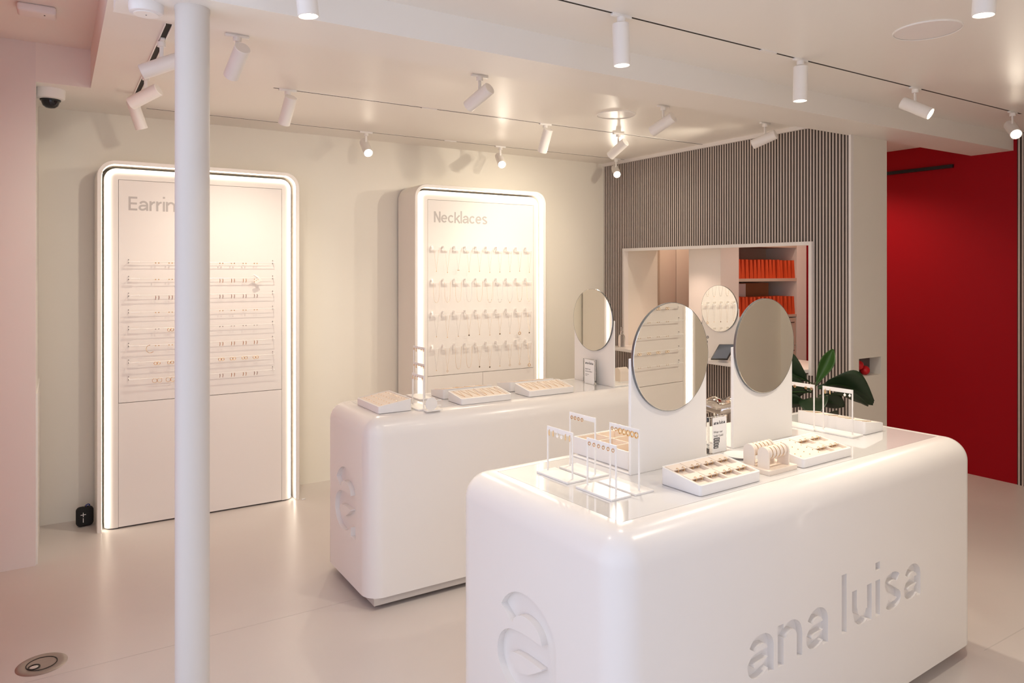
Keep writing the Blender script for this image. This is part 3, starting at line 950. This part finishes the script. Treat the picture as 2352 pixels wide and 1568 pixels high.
# ------------------------------------------------------------------ sloping jewellery trays
def tray(label, world, rotz, L, D, hf, hb, fill, group='white sloping jewellery trays'):
    """front (low) edge along local x at y = 0"""
    t = thing('jewellery_tray', label, 'tray', world, rotz, group)
    bm = BX(0, L, 0, D, 0.0015, 1)
    for v in bm.verts:
        if v.co.z > 0.5: v.co.z = hf + (hb - hf) * v.co.y / D
    bmesh.ops.recalc_face_normals(bm, faces=bm.faces[:])
    es = [e for e in bm.edges if abs(e.verts[0].co.x - e.verts[1].co.x) < 1e-6 and abs(e.verts[0].co.y - e.verts[1].co.y) < 1e-6]
    bmesh.ops.bevel(bm, geom=es, offset=0.010, segments=4, profile=0.5, affect='EDGES')
    case = obj('case', bm, 'white_plastic')
    sl = math.atan2(hb - hf, D)
    ins = 0.008
    Ds = D / math.cos(sl)
    fr = bpy.data.objects.new
    rot = (sl, 0, 0)
    org = (0, 0, hf)
    bm = BX(ins - 0.001, L - ins + 0.001, ins - 0.001, Ds - ins + 0.001, -0.0115, 0.05)
    bmesh.ops.transform(bm, matrix=Matrix.Translation(org) @ Matrix.Rotation(sl, 4, 'X'), verts=bm.verts[:])
    cut(case, bm, 'white_plastic')
    for p in case.data.polygons: p.use_smooth = True
    case.data.set_sharp_from_angle(angle=R(35))
    case.parent = t
    def put(name, bm, m, parent=None, smooth=0):
        return obj(name, bm, m, t, loc=org, rot=rot, smooth=smooth)
    x0, x1, y0, y1 = ins, L - ins, ins, Ds - ins
    if fill[0] == 'cells':
        nx, ny, xs = fill[1], fill[2], fill[3]
        b = bmesh.new()
        box(b, x0, x1, y0, y1, -0.0115, -0.0105)
        zt_ = -0.0005
        zb_ = -0.011
        edge = 0.012
        if xs > 0: box(b, x0, x0 + xs, y0, y1, zb_, zt_)
        xa = x0 + xs
        cw = (x1 - xa) / nx; ch = (y1 - y0) / ny
        bars = 0.008
        for i in range(nx + 1):
            c = xa + cw * i
            box(b, max(xa, c - bars / 2) if i else xa, min(x1, c + bars / 2) if i < nx else x1, y0, y1, zb_, zt_)
        for j in range(ny + 1):
            c = y0 + ch * j
            box(b, xa, x1, max(y0, c - bars / 2), min(y1, c + bars / 2), zb_, zt_ - 0.0002)
        put('insert', b, 'beige_suede')
        for i in range(nx):
            for j in range(ny):
                cx, cy = xa + cw * i, y0 + ch * j
                b = bmesh.new()
                box(b, cx + 0.002, cx + cw - 0.002, cy + ch * 0.52, cy + ch - 0.001, zt_ - 0.001, zt_ + 0.0022)
                put('flap', b, 'beige_suede')
                for s in (0.32, 0.70):
                    p = Vector((cx + cw * s, cy + ch * 0.53, zt_ + 0.000))
                    p = Matrix.Rotation(sl, 4, 'X') @ p + Vector(org)
                    p = Matrix.Rotation(rotz, 4, 'Z') @ p
                    o = earring('tray_hoop', (world[0] + p.x, world[1] + p.y, world[2] + p.z), fill[4], fill[4], rotz + R(90), name='hoop_earring')
                    o.scale = (0.9, 0.9, 0.9)
        if xs > 0:
            for i in range(3):
                for j in range(6):
                    p = Vector((x0 + 0.012 + (xs - 0.024) * i / 2, y0 + 0.016 + (y1 - y0 - 0.03) * j / 5, zt_))
                    p = Matrix.Rotation(rotz, 4, 'Z') @ (Matrix.Rotation(sl, 4, 'X') @ p + Vector(org))
                    earring('dot', (world[0] + p.x, world[1] + p.y, world[2] + p.z), 'tiny gold stud pinned in the half-flat tray', 'studs in the half-flat tray', 0, name='stud_earring')
    elif fill[0] == 'flat':
        b = BX(x0, x1, y0, y1, -0.0115, -0.0015)
        put('insert', b, 'beige_suede')
        if fill[1] == 'studs':
            for i in range(8):
                for j in range(4):
                    p = Vector((x0 + 0.022 + (x1 - x0 - 0.044) * i / 7, y0 + 0.02 + (y1 - y0 - 0.04) * j / 3, -0.0015))
                    p = Matrix.Rotation(rotz, 4, 'Z') @ (Matrix.Rotation(sl, 4, 'X') @ p + Vector(org))
                    earring('dot', (world[0] + p.x, world[1] + p.y, world[2] + p.z), 'tiny gold stud in the tray at the counter corner', 'studs in the corner tray', 0, name='stud_earring')
        else:
            b = bmesh.new()
            xm = (x0 + x1) / 2
            box(b, xm - 0.003, xm + 0.003, y0, y1, -0.0018, 0.0015)
            put('divider', b, 'beige_suede')
            b = bmesh.new()
            box(b, x1 - 0.018, x1 - 0.010, y0, y1, -0.0018, 0.0015)
            put('slot_edge', b, 'beige_suede')
            for k in range(fill[2]):
                xx = x0 + 0.03 + (x1 - x0 - 0.07) * k / max(1, fill[2] - 1)
                if abs(xx - xm) < 0.012: xx += 0.02
                pts = []
                for i in range(13):
                    u = -1 + i / 6
                    pts.append(Vector((xx + 0.016 * u, y0 + 0.025 + (y1 - y0 - 0.035) * abs(u), -0.0008)))
                pts = [Matrix.Rotation(rotz, 4, 'Z') @ (Matrix.Rotation(sl, 4, 'X') @ p + Vector(org)) for p in pts]
                tn = thing('tray_necklace', fill[3], 'necklace', world, 0, fill[3])
                obj('chain', TU(pts, 0.0008, 5), 'gold', tn)
                obj('pendant', LA([(0, 0.002), (0.0025, 0), (0, -0.002)], 8), 'gold', tn, loc=pts[6])
    return t

tray('white sloping tray of eight beige cells holding hoops, before the first mirror', c1(0.447, 0.124), A1, 0.29, 0.160, 0.032, 0.056, ('cells', 4, 2, 0.0, 'gold hoop clipped on a flap of the eight-cell tray'))
tray('white sloping tray half flat and half cells, beside the ring rolls', c1(0.979, 0.130), A1, 0.30, 0.160, 0.030, 0.056, ('cells', 2, 2, 0.13, 'gold hoop clipped on a flap of the half-flat tray'))
tray('long white tray turned sideways by the plant, seen from its high back', c1(1.785, 0.280), A1 + R(90), 0.31, 0.150, 0.034, 0.055, ('flat', 'chains', 4, 'fine gold necklace lying in the tray by the plant'))
tray('white sloping tray of tiny studs at the corner of the back counter', (1.286, 3.50, ZT), R(-90), 0.287, 0.172, 0.034, 0.058, ('flat', 'studs'))
tray('white sloping necklace tray standing next to the tall wire stand', (1.722, 3.20, ZT), 0, 0.30, 0.150, 0.031, 0.052, ('flat', 'chains', 6, 'fine gold necklace in the tray beside the wire stand'))
tray('white tray with its high back turned to the entrance, behind the wire-stand tray', (2.02, 3.548, ZT), PI, 0.30, 0.150, 0.032, 0.052, ('flat', 'chains', 4, 'fine gold necklace in the rear tray behind the wire-stand tray'))
tray('white sloping necklace tray standing next to the mirror board', (2.139, 3.21, ZT), 0, 0.30, 0.150, 0.031, 0.056, ('flat', 'chains', 6, 'fine gold necklace in the tray beside the mirror board'))
tray('white tray with its high back turned to the entrance, near the mirror board', (2.44, 3.555, ZT), PI, 0.30, 0.150, 0.032, 0.054, ('flat', 'chains', 4, 'fine gold necklace in the rear tray near the mirror board'))

# compartment box behind the first mirror board
t = thing('compartment_box', 'open white box with beige compartments behind the first mirror board', 'box', c1(0.455, 0.440, ZT + 0.006), A1)
b = bmesh.new()
box(b, 0.0, 0.30, 0.0, 0.285, 0.0015, 0.030)
for a in ((0, 0.30, 0, 0.005), (0, 0.30, 0.280, 0.285), (0, 0.005, 0.005, 0.280), (0.295, 0.30, 0.005, 0.280)):
    box(b, a[0], a[1], a[2], a[3], 0.030, 0.062)
obj('case', b, 'white_plastic', t, smooth=0)
obj('lining', BX(0.005, 0.295, 0.005, 0.280, 0.030, 0.034), 'beige_suede', t, smooth=0)
for i in range(4):
    y = 0.0055 + (0.2795 - 0.0055 - 0.005) * i / 3
    obj('divider', BX(0.0055, 0.2945, y, y + 0.005, 0.034, 0.060), 'beige_suede', t, smooth=0)
for i in range(4):
    x = 0.0055 + (0.2945 - 0.0055 - 0.005) * i / 3
    obj('divider', BX(x, x + 0.005, 0.0055, 0.2795, 0.034, 0.0598), 'beige_suede', t, smooth=0)

# ring rolls
t = thing('ring_roll_stand', 'beige stand with two rolls of rings between arched ends', 'ring stand', c1(0.803, 0.140), A1)
obj('base', RB(0, 0.155, 0.0, 0.125, 0.0, 0.016, 0.001, 1), 'beige_suede', t, smooth=0)
def arch_plate(x, y):
    b = bmesh.new()
    pts = [(-0.022, 0.0), (0.022, 0.0)] + [(0.022 * math.cos(PI * i / 12), 0.050 + 0.022 * math.sin(PI * i / 12)) for i in range(13)]
    prism(b, pts, lambda a, z, k: (x + (0.006 if k else 0), y + a, 0.0155 + z))
    obj('arched_end', b, 'beige_suede', t)
for y in (0.034, 0.091):
    arch_plate(0.014, y); arch_plate(0.122, y)
    b = bmesh.new()
    n = 5
    for k in range(n):
        xa = 0.021 + (0.121 - 0.021) * k / n; xb = 0.021 + (0.121 - 0.021) * (k + 1) / n
        prof = [(xa, 0.012), (xa + 0.0015, 0.019), (xa + 0.006, 0.0215), (xb - 0.006, 0.0215), (xb - 0.0015, 0.019), (xb, 0.012)]
        rings = [[b.verts.new((px, y + pr * math.cos(2 * PI * i / 24), 0.0655 + pr * math.sin(2 * PI * i / 24))) for i in range(24)] for px, pr in prof]
        for ra, rb_ in zip(rings, rings[1:]):
            for i in range(24):
                b.faces.new((ra[i], ra[(i + 1) % 24], rb_[(i + 1) % 24], rb_[i]))
    roll = obj('roll', b, 'beige_suede', t)
    for k in range(1, n):
        xa = 0.021 + 0.100 * k / n
        obj('ring', TU([(xa, y + 0.0205 * math.cos(2 * PI * i / 24), 0.0655 + 0.0205 * math.sin(2 * PI * i / 24)) for i in range(24)], 0.0007, 5, closed=True), 'gold', roll)

# dish
tag(obj('trinket_dish', LA([(0, 0.004), (0.035, 0.004), (0.052, 0.011), (0.054, 0.010), (0.038, 0.001), (0, 0.0)], 40), 'white_plastic', loc=c1(0.925, 0.355)),
    'shallow round white dish beside the ring rolls', 'dish')

# ------------------------------------------------------------------ acrylic signs
def sign(label, world, rotz, w, h, lines, pills):
    t = thing('acrylic_sign', label, 'sign', world, rotz, 'ana luisa counter signs')
    obj('acrylic_block', RB(0, w, 0.0, 0.014, 0.0, h, 0.001, 1), 'acrylic', t, smooth=0)
    m = 0.006
    c = obj('card', BX(m + 0.010, w - m * 0.6, -0.0012, -0.0002, 0.002, h - 0.004), 'paper', t, smooth=0)
    for k in (0, 1):
        for q in (0, 1):
            obj('peg', CY((0.006 + k * (w - 0.010), -0.0016, 0.008 + q * (h - 0.016)), (0.006 + k * (w - 0.010), -0.0002, 0.008 + q * (h - 0.016)), 0.0018, seg=10), 'silver', t)
    # name in heavy strokes
    x0 = m + 0.016
    b = bmesh.new()
    total = w - x0 - 0.012
    W_, st = word_strokes('ana luisa', 0.24, 0.16, 0.42)
    k = total / W_
    for q in st:
        prism(b, ribbon([(x0 + a * k, h - 0.030 + e * k * 1.05) for a, e in q], 0.24 * k), lambda a, e, s: (a, -0.0016 if s else -0.0011, e))
    obj('name_lettering', b, 'ink', c, smooth=0)
    for txt, sz, zz in lines:
        me = text_mesh(txt, sz)
        me.materials.append(MATS['ink_grey'])
        o = bpy.data.objects.new('text_line', me)
        o.location = (x0, -0.0014, zz); o.rotation_euler = (R(90), 0, 0)
        link(o, c)
    for zz, ww in pills:
        o = obj('dark_pill', RB(x0, x0 + ww, -0.0020, -0.0011, zz, zz + 0.0085, 0.0004, 1), 'ink', c, smooth=0)
        obj('pill_text', BX(x0 + 0.004, x0 + ww - 0.004, -0.0024, -0.0019, zz + 0.0030, zz + 0.0052), 'paper', o, smooth=0)
    return t
sign('clear acrylic sign reading ana luisa Wear our Solid Gold, between the mirror boards', c1(0.866, 0.440), A1, 0.098, 0.136, [('Wear our', 0.0125, 0.074), ('Solid Gold', 0.0125, 0.060)], [(0.048, 0.034), (0.038, 0.033), (0.028, 0.028), (0.018, 0.026)])
sign('clear acrylic sign reading ana luisa leaning before the back counter mirror', (2.690, 3.452, ZT), R(-90), 0.110, 0.148, [('Build Your', 0.0115, 0.085), ('dream necklace', 0.0105, 0.072), ('made for you', 0.0065, 0.056), ('in store', 0.0065, 0.048)], [])

# back counter bits near its mirror
t = thing('ring_arch', 'beige arched ring holder behind the back counter mirror', 'ring stand', (2.86, 3.34, ZT + 0.0065))
b = bmesh.new()
pts = [(-0.030, 0.0), (0.030, 0.0)] + [(0.030 * math.cos(PI * i / 14), 0.055 + 0.030 * math.sin(PI * i / 14)) for i in range(15)]
prism(b, pts, lambda a, z, k: ((0.07 if k else 0), a, z))
obj('arch', b, 'beige_suede', t)
obj('foot', RB(-0.01, 0.10, -0.045, 0.045, -0.0005, 0.004, 0.001, 1), 'white_metal', t, smooth=0)
t = thing('acrylic_riser', 'clear acrylic riser block beside the beige ring arch', 'riser', (2.98, 3.23, ZT))
obj('block', RB(0, 0.09, 0, 0.12, 0.0, 0.05, 0.002, 1), 'acrylic', t, smooth=0)
obj('cap', RB(0, 0.09, 0, 0.12, 0.0505, 0.055, 0.001, 1), 'white_metal', t, smooth=0)

# ------------------------------------------------------------------ service ledge things
t = thing('tablet', 'tilted black-framed tablet on a white stand on the service ledge', 'tablet', (4.150, 3.655, 0.880), R(0))
obj('stand_base', LA([(0, 0), (0.040, 0), (0.040, 0.022), (0.034, 0.030), (0.024, 0.030), (0.020, 0.060), (0, 0.060)], 28), 'white_plastic', t)
tr = (R(-4), R(-30), R(20))
fr = obj('frame', RB(-0.095, 0.095, -0.065, 0.065, 0.0, 0.009, 0.003, 2), 'black_plastic', t, loc=(0.0, 0, 0.066), rot=tr)
obj('screen', BX(-0.085, 0.085, -0.056, 0.056, 0.009, 0.0096), 'tablet_screen', fr, smooth=0)
t = thing('glass_bottle', 'clear glass pump bottle at the end of the service ledge', 'bottle', (4.20, 4.845, 0.880))
obj('flask', LA([(0, 0.001), (0.030, 0.001), (0.031, 0.010), (0.031, 0.085), (0.026, 0.100), (0.014, 0.112), (0.013, 0.125), (0, 0.125)], 28), 'clear_glass', t)
obj('pump', LA([(0, 0.125), (0.015, 0.125), (0.015, 0.140), (0.006, 0.142), (0.006, 0.160), (0.012, 0.162), (0.012, 0.172), (0, 0.172)], 20), 'silver', t)
t = thing('crimson_card_box', 'small crimson patterned box on the service ledge', 'box', (4.30, 4.79, 0.880))
obj('carton', BX(0, 0.05, -0.075, 0, 0, 0.050), 'crimson_card', t, smooth=0)
for k in range(3):
    obj('printed_dot', LA([(0.004, 0.0006), (0.007, 0.0006), (0.007, 0), (0.004, 0)], 12), 'paper', t, loc=(-0.0002, -0.014 - 0.023 * k, 0.026), rot=(0, R(-90), 0))
t = thing('display_monitor', 'black screen standing in the hatch behind the small mirror', 'monitor', (4.55, 4.16, 0.880))
obj('foot', RB(-0.06, 0.06, -0.08, 0.08, 0, 0.008, 0.002, 1), 'black_plastic', t, smooth=0)
obj('neck', CY((0, 0, 0.006), (0.0, 0, 0.20), 0.012, seg=14), 'black_plastic', t)
obj('screen', RB(-0.008, 0.008, -0.13, 0.13, 0.19, 0.36, 0.003, 1), 'black_gloss', t, rot=(0, R(14), 0), smooth=0)

# ------------------------------------------------------------------ bag shelves in the back room
YS = 4.19
t = thing('shelf_unit', 'tall pale shelf unit of the back room stacked with orange bags', 'shelf', (4.722, YS, 0))
SX0, SX1, SXE = 0.226, 1.008, 1.148
obj('side_panel', BX(0, SX0, 0, 0.36, 0, 2.3), 'white_wall', t, smooth=0)
obj('side_panel', BX(SX1, SXE, 0, 0.36, 0, 2.3), 'white_wall', t, smooth=0)
obj('back_panel', BX(SX0, SX1, 0.34, 0.36, 0, 2.3), 'shelf_tan', t, smooth=0)
for z0, z1 in ((1.452, 1.478), (1.128, 1.150), (1.755, 1.78)):
    obj('shelf_board', BX(SX0, SX1, 0.0, 0.345, z0, z1), 'shelf_tan', t, smooth=0)
for k in range(4):
    z = 0.10 + 0.256 * k
    d = obj('drawer', RB(SX0 + 0.004, SX1 - 0.004, 0.004, 0.33, z, z + 0.250, 0.003, 1), 'shelf_tan', t, smooth=0)
    obj('grip_slot', BX(SX1 - 0.16, SX1 - 0.03, 0.001, 0.006, z + 0.205, z + 0.212), 'dark_gap', d, smooth=0)
b = bmesh.new()
# folded paper bag seen from its gusset side
wb_, db_, hb_ = 0.048, 0.13, 0.166
V = [(-wb_ / 2, 0, 0), (wb_ / 2, 0, 0), (wb_ / 2, db_, 0), (-wb_ / 2, db_, 0)]
T = [(-wb_ / 2 + 0.010, 0.004, hb_), (wb_ / 2 - 0.010, 0.004, hb_), (wb_ / 2 - 0.010, db_, hb_), (-wb_ / 2 + 0.010, db_, hb_)]
vv = [b.verts.new(p) for p in V]; tt = [b.verts.new(p) for p in T]
gm0 = b.verts.new((0, 0.0, 0.0)); gm1 = b.verts.new((0.0, 0.020, hb_)); gk = b.verts.new((0, 0.004, 0.030))
b.faces.new((vv[0], gm0, gk)); b.faces.new((gm0, vv[1], gk)); b.faces.new((vv[0], gk, gm1, tt[0])); b.faces.new((gk, vv[1], tt[1], gm1))
b.faces.new((vv[1], vv[2], tt[2], tt[1])); b.faces.new((vv[2], vv[3], tt[3], tt[2])); b.faces.new((vv[3], vv[0], tt[0], tt[3]))
b.faces.new((tt[0], gm1, tt[1], tt[2], tt[3])); b.faces.new((vv[0], vv[3], vv[2], vv[1], gm0))
BAG = me_of(b, 'orange_paper', 'bag')
for row, (z, lab) in enumerate(((1.478, 'upper'), (1.150, 'lower'))):
    nb = 15
    for i in range(nb):
        o = bpy.data.objects.new('paper_bag', BAG)
        o.location = (4.722 + SX0 + 0.030 + (SX1 - SX0 - 0.058) * i / (nb - 1), YS + 0.020 + random.uniform(-0.006, 0.006), z)
        o.rotation_euler = (0, 0, R(random.uniform(-2, 2)))
        o.scale = (0.98, 1, 1.0 + random.uniform(-0.02, 0.02))
        link(o)
        tag(o, 'folded orange paper bag standing on the %s shelf of the back room' % lab, 'paper bag', 'orange bags on the %s shelf' % lab)
t = thing('carton_box', 'brown cardboard carton with white labels behind the lower orange bags', 'box', (4.722 + SX0 + 0.01, YS + 0.175, 1.150))
obj('carton', BX(0, 0.60, 0, 0.15, 0.0, 0.285), 'cardboard', t, smooth=0)
obj('paper_label', BX(0.075, 0.285, -0.002, 0.0, 0.13, 0.280), 'paper', t, smooth=0)
obj('paper_label', BX(0.0, 0.035, -0.002, 0.0, 0.13, 0.280), 'paper', t, smooth=0)

# ------------------------------------------------------------------ red corridor bits
tag(obj('wall_rail', RB(XR - 0.020, XR + 0.002, 2.90, 3.60, 2.345, 2.371, 0.001, 1), 'black_plastic', smooth=0), 'thin black bar mounted high on the red wall', 'rail')
tag(obj('red_ball', LA([(0.031 * math.cos(R(a)), 0.031 * math.sin(R(a))) for a in range(-90, 91, 10)], 28), 'red_gloss', loc=(4.531, 2.794, 0.889)), 'glossy red ball resting on the niche floor of the pier', 'ball')
tag(obj('red_ball', LA([(0.031 * math.cos(R(a)), 0.031 * math.sin(R(a))) for a in range(-90, 91, 10)], 28), 'red_gloss', loc=(4.472, 2.800, 0.926)), 'glossy red ball wedged higher against the niche side', 'ball')

# ------------------------------------------------------------------ potted fiddle-leaf plant
pl = thing('potted_plant', 'dark green fiddle-leaf plant in a pale pot behind the front counter', 'plant', (3.60, 2.52, 0))
obj('pot', LA([(0, 0), (0.13, 0), (0.15, 0.03), (0.175, 0.33), (0.180, 0.35), (0.168, 0.35), (0.16, 0.31), (0, 0.31)], 36), 'pot_clay', pl)
obj('soil', LA([(0, 0.318), (0.158, 0.312), (0.158, 0.305), (0, 0.305)], 28), 'soil', pl)
stem_pts = [(0, 0, 0.30), (0.01, 0.005, 0.5), (-0.005, 0.0, 0.7), (0.0, 0, 0.86), (0.008, 0.0, 0.92)]
obj('stem', TU(stem_pts, [0.012, 0.011, 0.010, 0.008, 0.005], 10), 'stem_brown', pl)
def leaf(base, tip, width, sag, roll, m='leaf_green', fold=0.25):
    base, tip = Vector(base), Vector(tip)
    ax = tip - base
    L = ax.length
    ax.normalize()
    up = Vector((0, 0, 1))
    side = ax.cross(up)
    if side.length < 0.05: side = Vector((1, 0, 0))
    side.normalize()
    q = Quaternion(ax, R(roll))
    side = q @ side
    nrm = side.cross(ax).normalized()
    b = bmesh.new()
    N, M = 18, 8
    rows = []
    for i in range(N + 1):
        u = i / N
        wd = width * (0.10 + 0.52 * math.sin(PI * min(1, u * 1.15) ** 0.9) ** 1.0 if u < 0.5 else 0) if False else 0
        # fiddle outline: narrow waist near the stalk, wide rounded end
        if u < 0.12: wd = 0.04 + 0.10 * (u / 0.12)
        else:
            s_ = (u - 0.12) / 0.88
            wd = 0.14 + 0.86 * (math.sin(PI * (0.10 + 0.90 * s_) ** 1.35) if s_ < 1 else 0)
        wd = max(0.015, wd) * width * 0.5
        c = base + ax * (L * u) + up * (-sag * u * u + sag * 0.35 * math.sin(PI * u))
        row = []
        for j in range(M + 1):
            v = -1 + 2 * j / M
            wave = 0.045 * width * math.sin(7.5 * u + 2.0 * v) * abs(v)
            row.append(b.verts.new(c + side * (wd * v) + nrm * (fold * wd * abs(v) ** 1.4 + wave)))
        rows.append(row)
    for a, c in zip(rows, rows[1:]):
        for j in range(M):
            b.faces.new((a[j], a[j + 1], c[j + 1], c[j]))
    o = obj('leaf', b, m, pl, smooth=180)
    sd = o.modifiers.new('thickness', 'SOLIDIFY'); sd.thickness = 0.0012
    pts = [base + ax * (L * u) + up * (-sag * u * u + sag * 0.35 * math.sin(PI * u)) - nrm * 0.0005 for u in [k / 10 for k in range(10)]]
    obj('midrib', TU(pts, [0.0026 - 0.0002 * k for k in range(10)], 6), 'leaf_bright', o)
    return o
# offsets: camera-right is (0.845, -0.534), away is (0.534, 0.845)
def lr(r, f_, z):
    return (0.845 * r + 0.534 * f_, -0.534 * r + 0.845 * f_, z)
leaf(lr(0.005, 0, 0.90), lr(0.115, 0.02, 1.105), 0.075, 0.0, 62, 'leaf_bright', 0.9)
leaf(lr(0.02, 0.0, 0.89), lr(0.335, 0.0, 0.895), 0.230, 0.09, -48)
leaf(lr(-0.01, 0.0, 0.915), lr(-0.32, 0.05, 1.05), 0.240, 0.02, 50)
leaf(lr(-0.01, 0.02, 0.86), lr(-0.32, -0.06, 0.86), 0.260, 0.05, 62)
leaf(lr(0.02, 0.0, 0.845), lr(0.275, -0.06, 0.85), 0.110, 0.05, -22, 'stem_brown' if False else 'leaf_green')
leaf(lr(0.01, 0.03, 0.80), lr(0.20, 0.06, 0.80), 0.130, 0.02, -50)
leaf(lr(-0.01, 0.0, 0.79), lr(-0.24, 0.04, 0.80), 0.150, 0.03, 40)
leaf(lr(0.0, -0.03, 0.84), lr(-0.10, -0.22, 0.82), 0.150, 0.05, 10)
leaf(lr(0.0, 0.04, 0.86), lr(0.06, 0.25, 0.90), 0.150, 0.05, -10)
leaf(lr(0.0, 0.0, 0.72), lr(0.16, 0.10, 0.72), 0.150, 0.05, -20)
leaf(lr(0.0, 0.0, 0.70), lr(-0.18, -0.10, 0.68), 0.150, 0.05, 20)

# ------------------------------------------------------------------ chrome stool
t = thing('chrome_stool', 'mirror-chrome stool with a lumpy seat and melting legs before the slatted wall', 'stool', (3.70, 3.27, 0))
b = bmesh.new()
seg, rows = 40, []
prof = [(0.0, 0.700), (0.06, 0.704), (0.11, 0.700), (0.145, 0.685), (0.158, 0.662), (0.150, 0.640), (0.11, 0.628), (0.05, 0.622), (0, 0.620)]
for r_, z_ in prof:
    rows.append([b.verts.new((r_ * (1 + 0.10 * math.sin(3 * a + 0.6) + 0.04 * math.sin(7 * a)) * math.cos(a), r_ * (1 + 0.10 * math.sin(3 * a + 0.6)) * math.sin(a), z_ + 0.012 * math.sin(4 * a + r_ * 20) * (r_ > 0.02))) for a in [2 * PI * k / seg for k in range(seg)]])
for a, c in zip(rows, rows[1:]):
    for k in range(seg):
        b.faces.new((a[k], a[(k + 1) % seg], c[(k + 1) % seg], c[k]))
bmesh.ops.remove_doubles(b, verts=b.verts[:], dist=0.0005)
obj('seat', b, 'chrome', t, smooth=80)
for k in range(4):
    a = 2 * PI * k / 4 + 0.5
    ca, sa = math.cos(a), math.sin(a)
    pts = [(ca * rr, sa * rr, z) for rr, z in ((0.10, 0.64), (0.125, 0.60), (0.13, 0.52), (0.115, 0.36), (0.12, 0.18), (0.15, 0.0))]
    obj('leg', TU(pts, [0.040, 0.022, 0.014, 0.013, 0.015, 0.024], 14), 'chrome', t, smooth=80)
obj('core', LA([(0, 0.63), (0.05, 0.62), (0.035, 0.55), (0.028, 0.45), (0.04, 0.33), (0.02, 0.28), (0, 0.27)], 24), 'chrome', t, smooth=80)

# ------------------------------------------------------------------ small floor things
t = thing('bluetooth_speaker', 'small black rounded speaker with plus and minus marks on the floor', 'speaker', (0.150, 5.085, 0.0), R(8))
b = RB(-0.047, 0.047, -0.022, 0.030, 0.002, 0.118, 0.021, 5)
for v in b.verts:
    k = 1 - 0.10 * ((v.co.z - 0.06) / 0.058) ** 2
    v.co.x *= k + 0.03
sb = obj('body', b, 'black_fabric', t)
b = bmesh.new(); box(b, -0.026, 0.002, -0.0245, -0.0215, 0.0745, 0.0775); box(b, -0.0135, -0.0105, -0.0245, -0.0215, 0.063, 0.0885)
obj('plus_mark', b, 'paper', t, smooth=0)
obj('minus_mark', BX(-0.0135, -0.0105, -0.0245, -0.0215, 0.030, 0.056), 'paper', t, smooth=0)
obj('strap', TU([(0.008, 0, 0.115), (0.006, 0, 0.126), (0.018, 0, 0.130), (0.026, 0, 0.126), (0.022, 0, 0.115)], 0.004, 8), 'navy_strap', t)
obj('strap_ring', TU([(-0.004, 0, 0.115), (-0.002, 0, 0.124), (0.006, 0, 0.122)], 0.0025, 8), 'silver', t)

t = thing('floor_outlet', 'round bronze floor outlet cover with an open port in the floor', 'floor outlet', (-0.046, 3.392, 0.0))
obj('plate', LA([(0, 0.003), (0.066, 0.003), (0.072, 0.0045), (0.085, 0.002), (0.088, 0.0003), (0, 0.0003)], 48), 'bronze_plate', t)
obj('groove', LA([(0.050, 0.0032), (0.0535, 0.0032), (0.0535, 0.0046), (0.050, 0.0046)], 40), 'bronze_dark', t)
obj('port_rim', LA([(0.016, 0.003), (0.021, 0.003), (0.021, 0.006), (0.016, 0.006)], 28), 'bronze_dark', t, loc=(-0.025, -0.018, 0))
obj('port_cap', LA([(0, 0.0045), (0.015, 0.0045), (0.015, 0.003), (0, 0.003)], 24), 'chrome', t, loc=(-0.025, -0.018, 0))

tag(obj('cable_clip', RB(0, 0.028, 0, 0.010, 0.0, 0.008, 0.002, 1), 'white_plastic', loc=(1.405, 4.872, 0), rot=(0, 0, R(20))), 'tiny white clip on the floor at the foot of the earrings cabinet', 'clip')
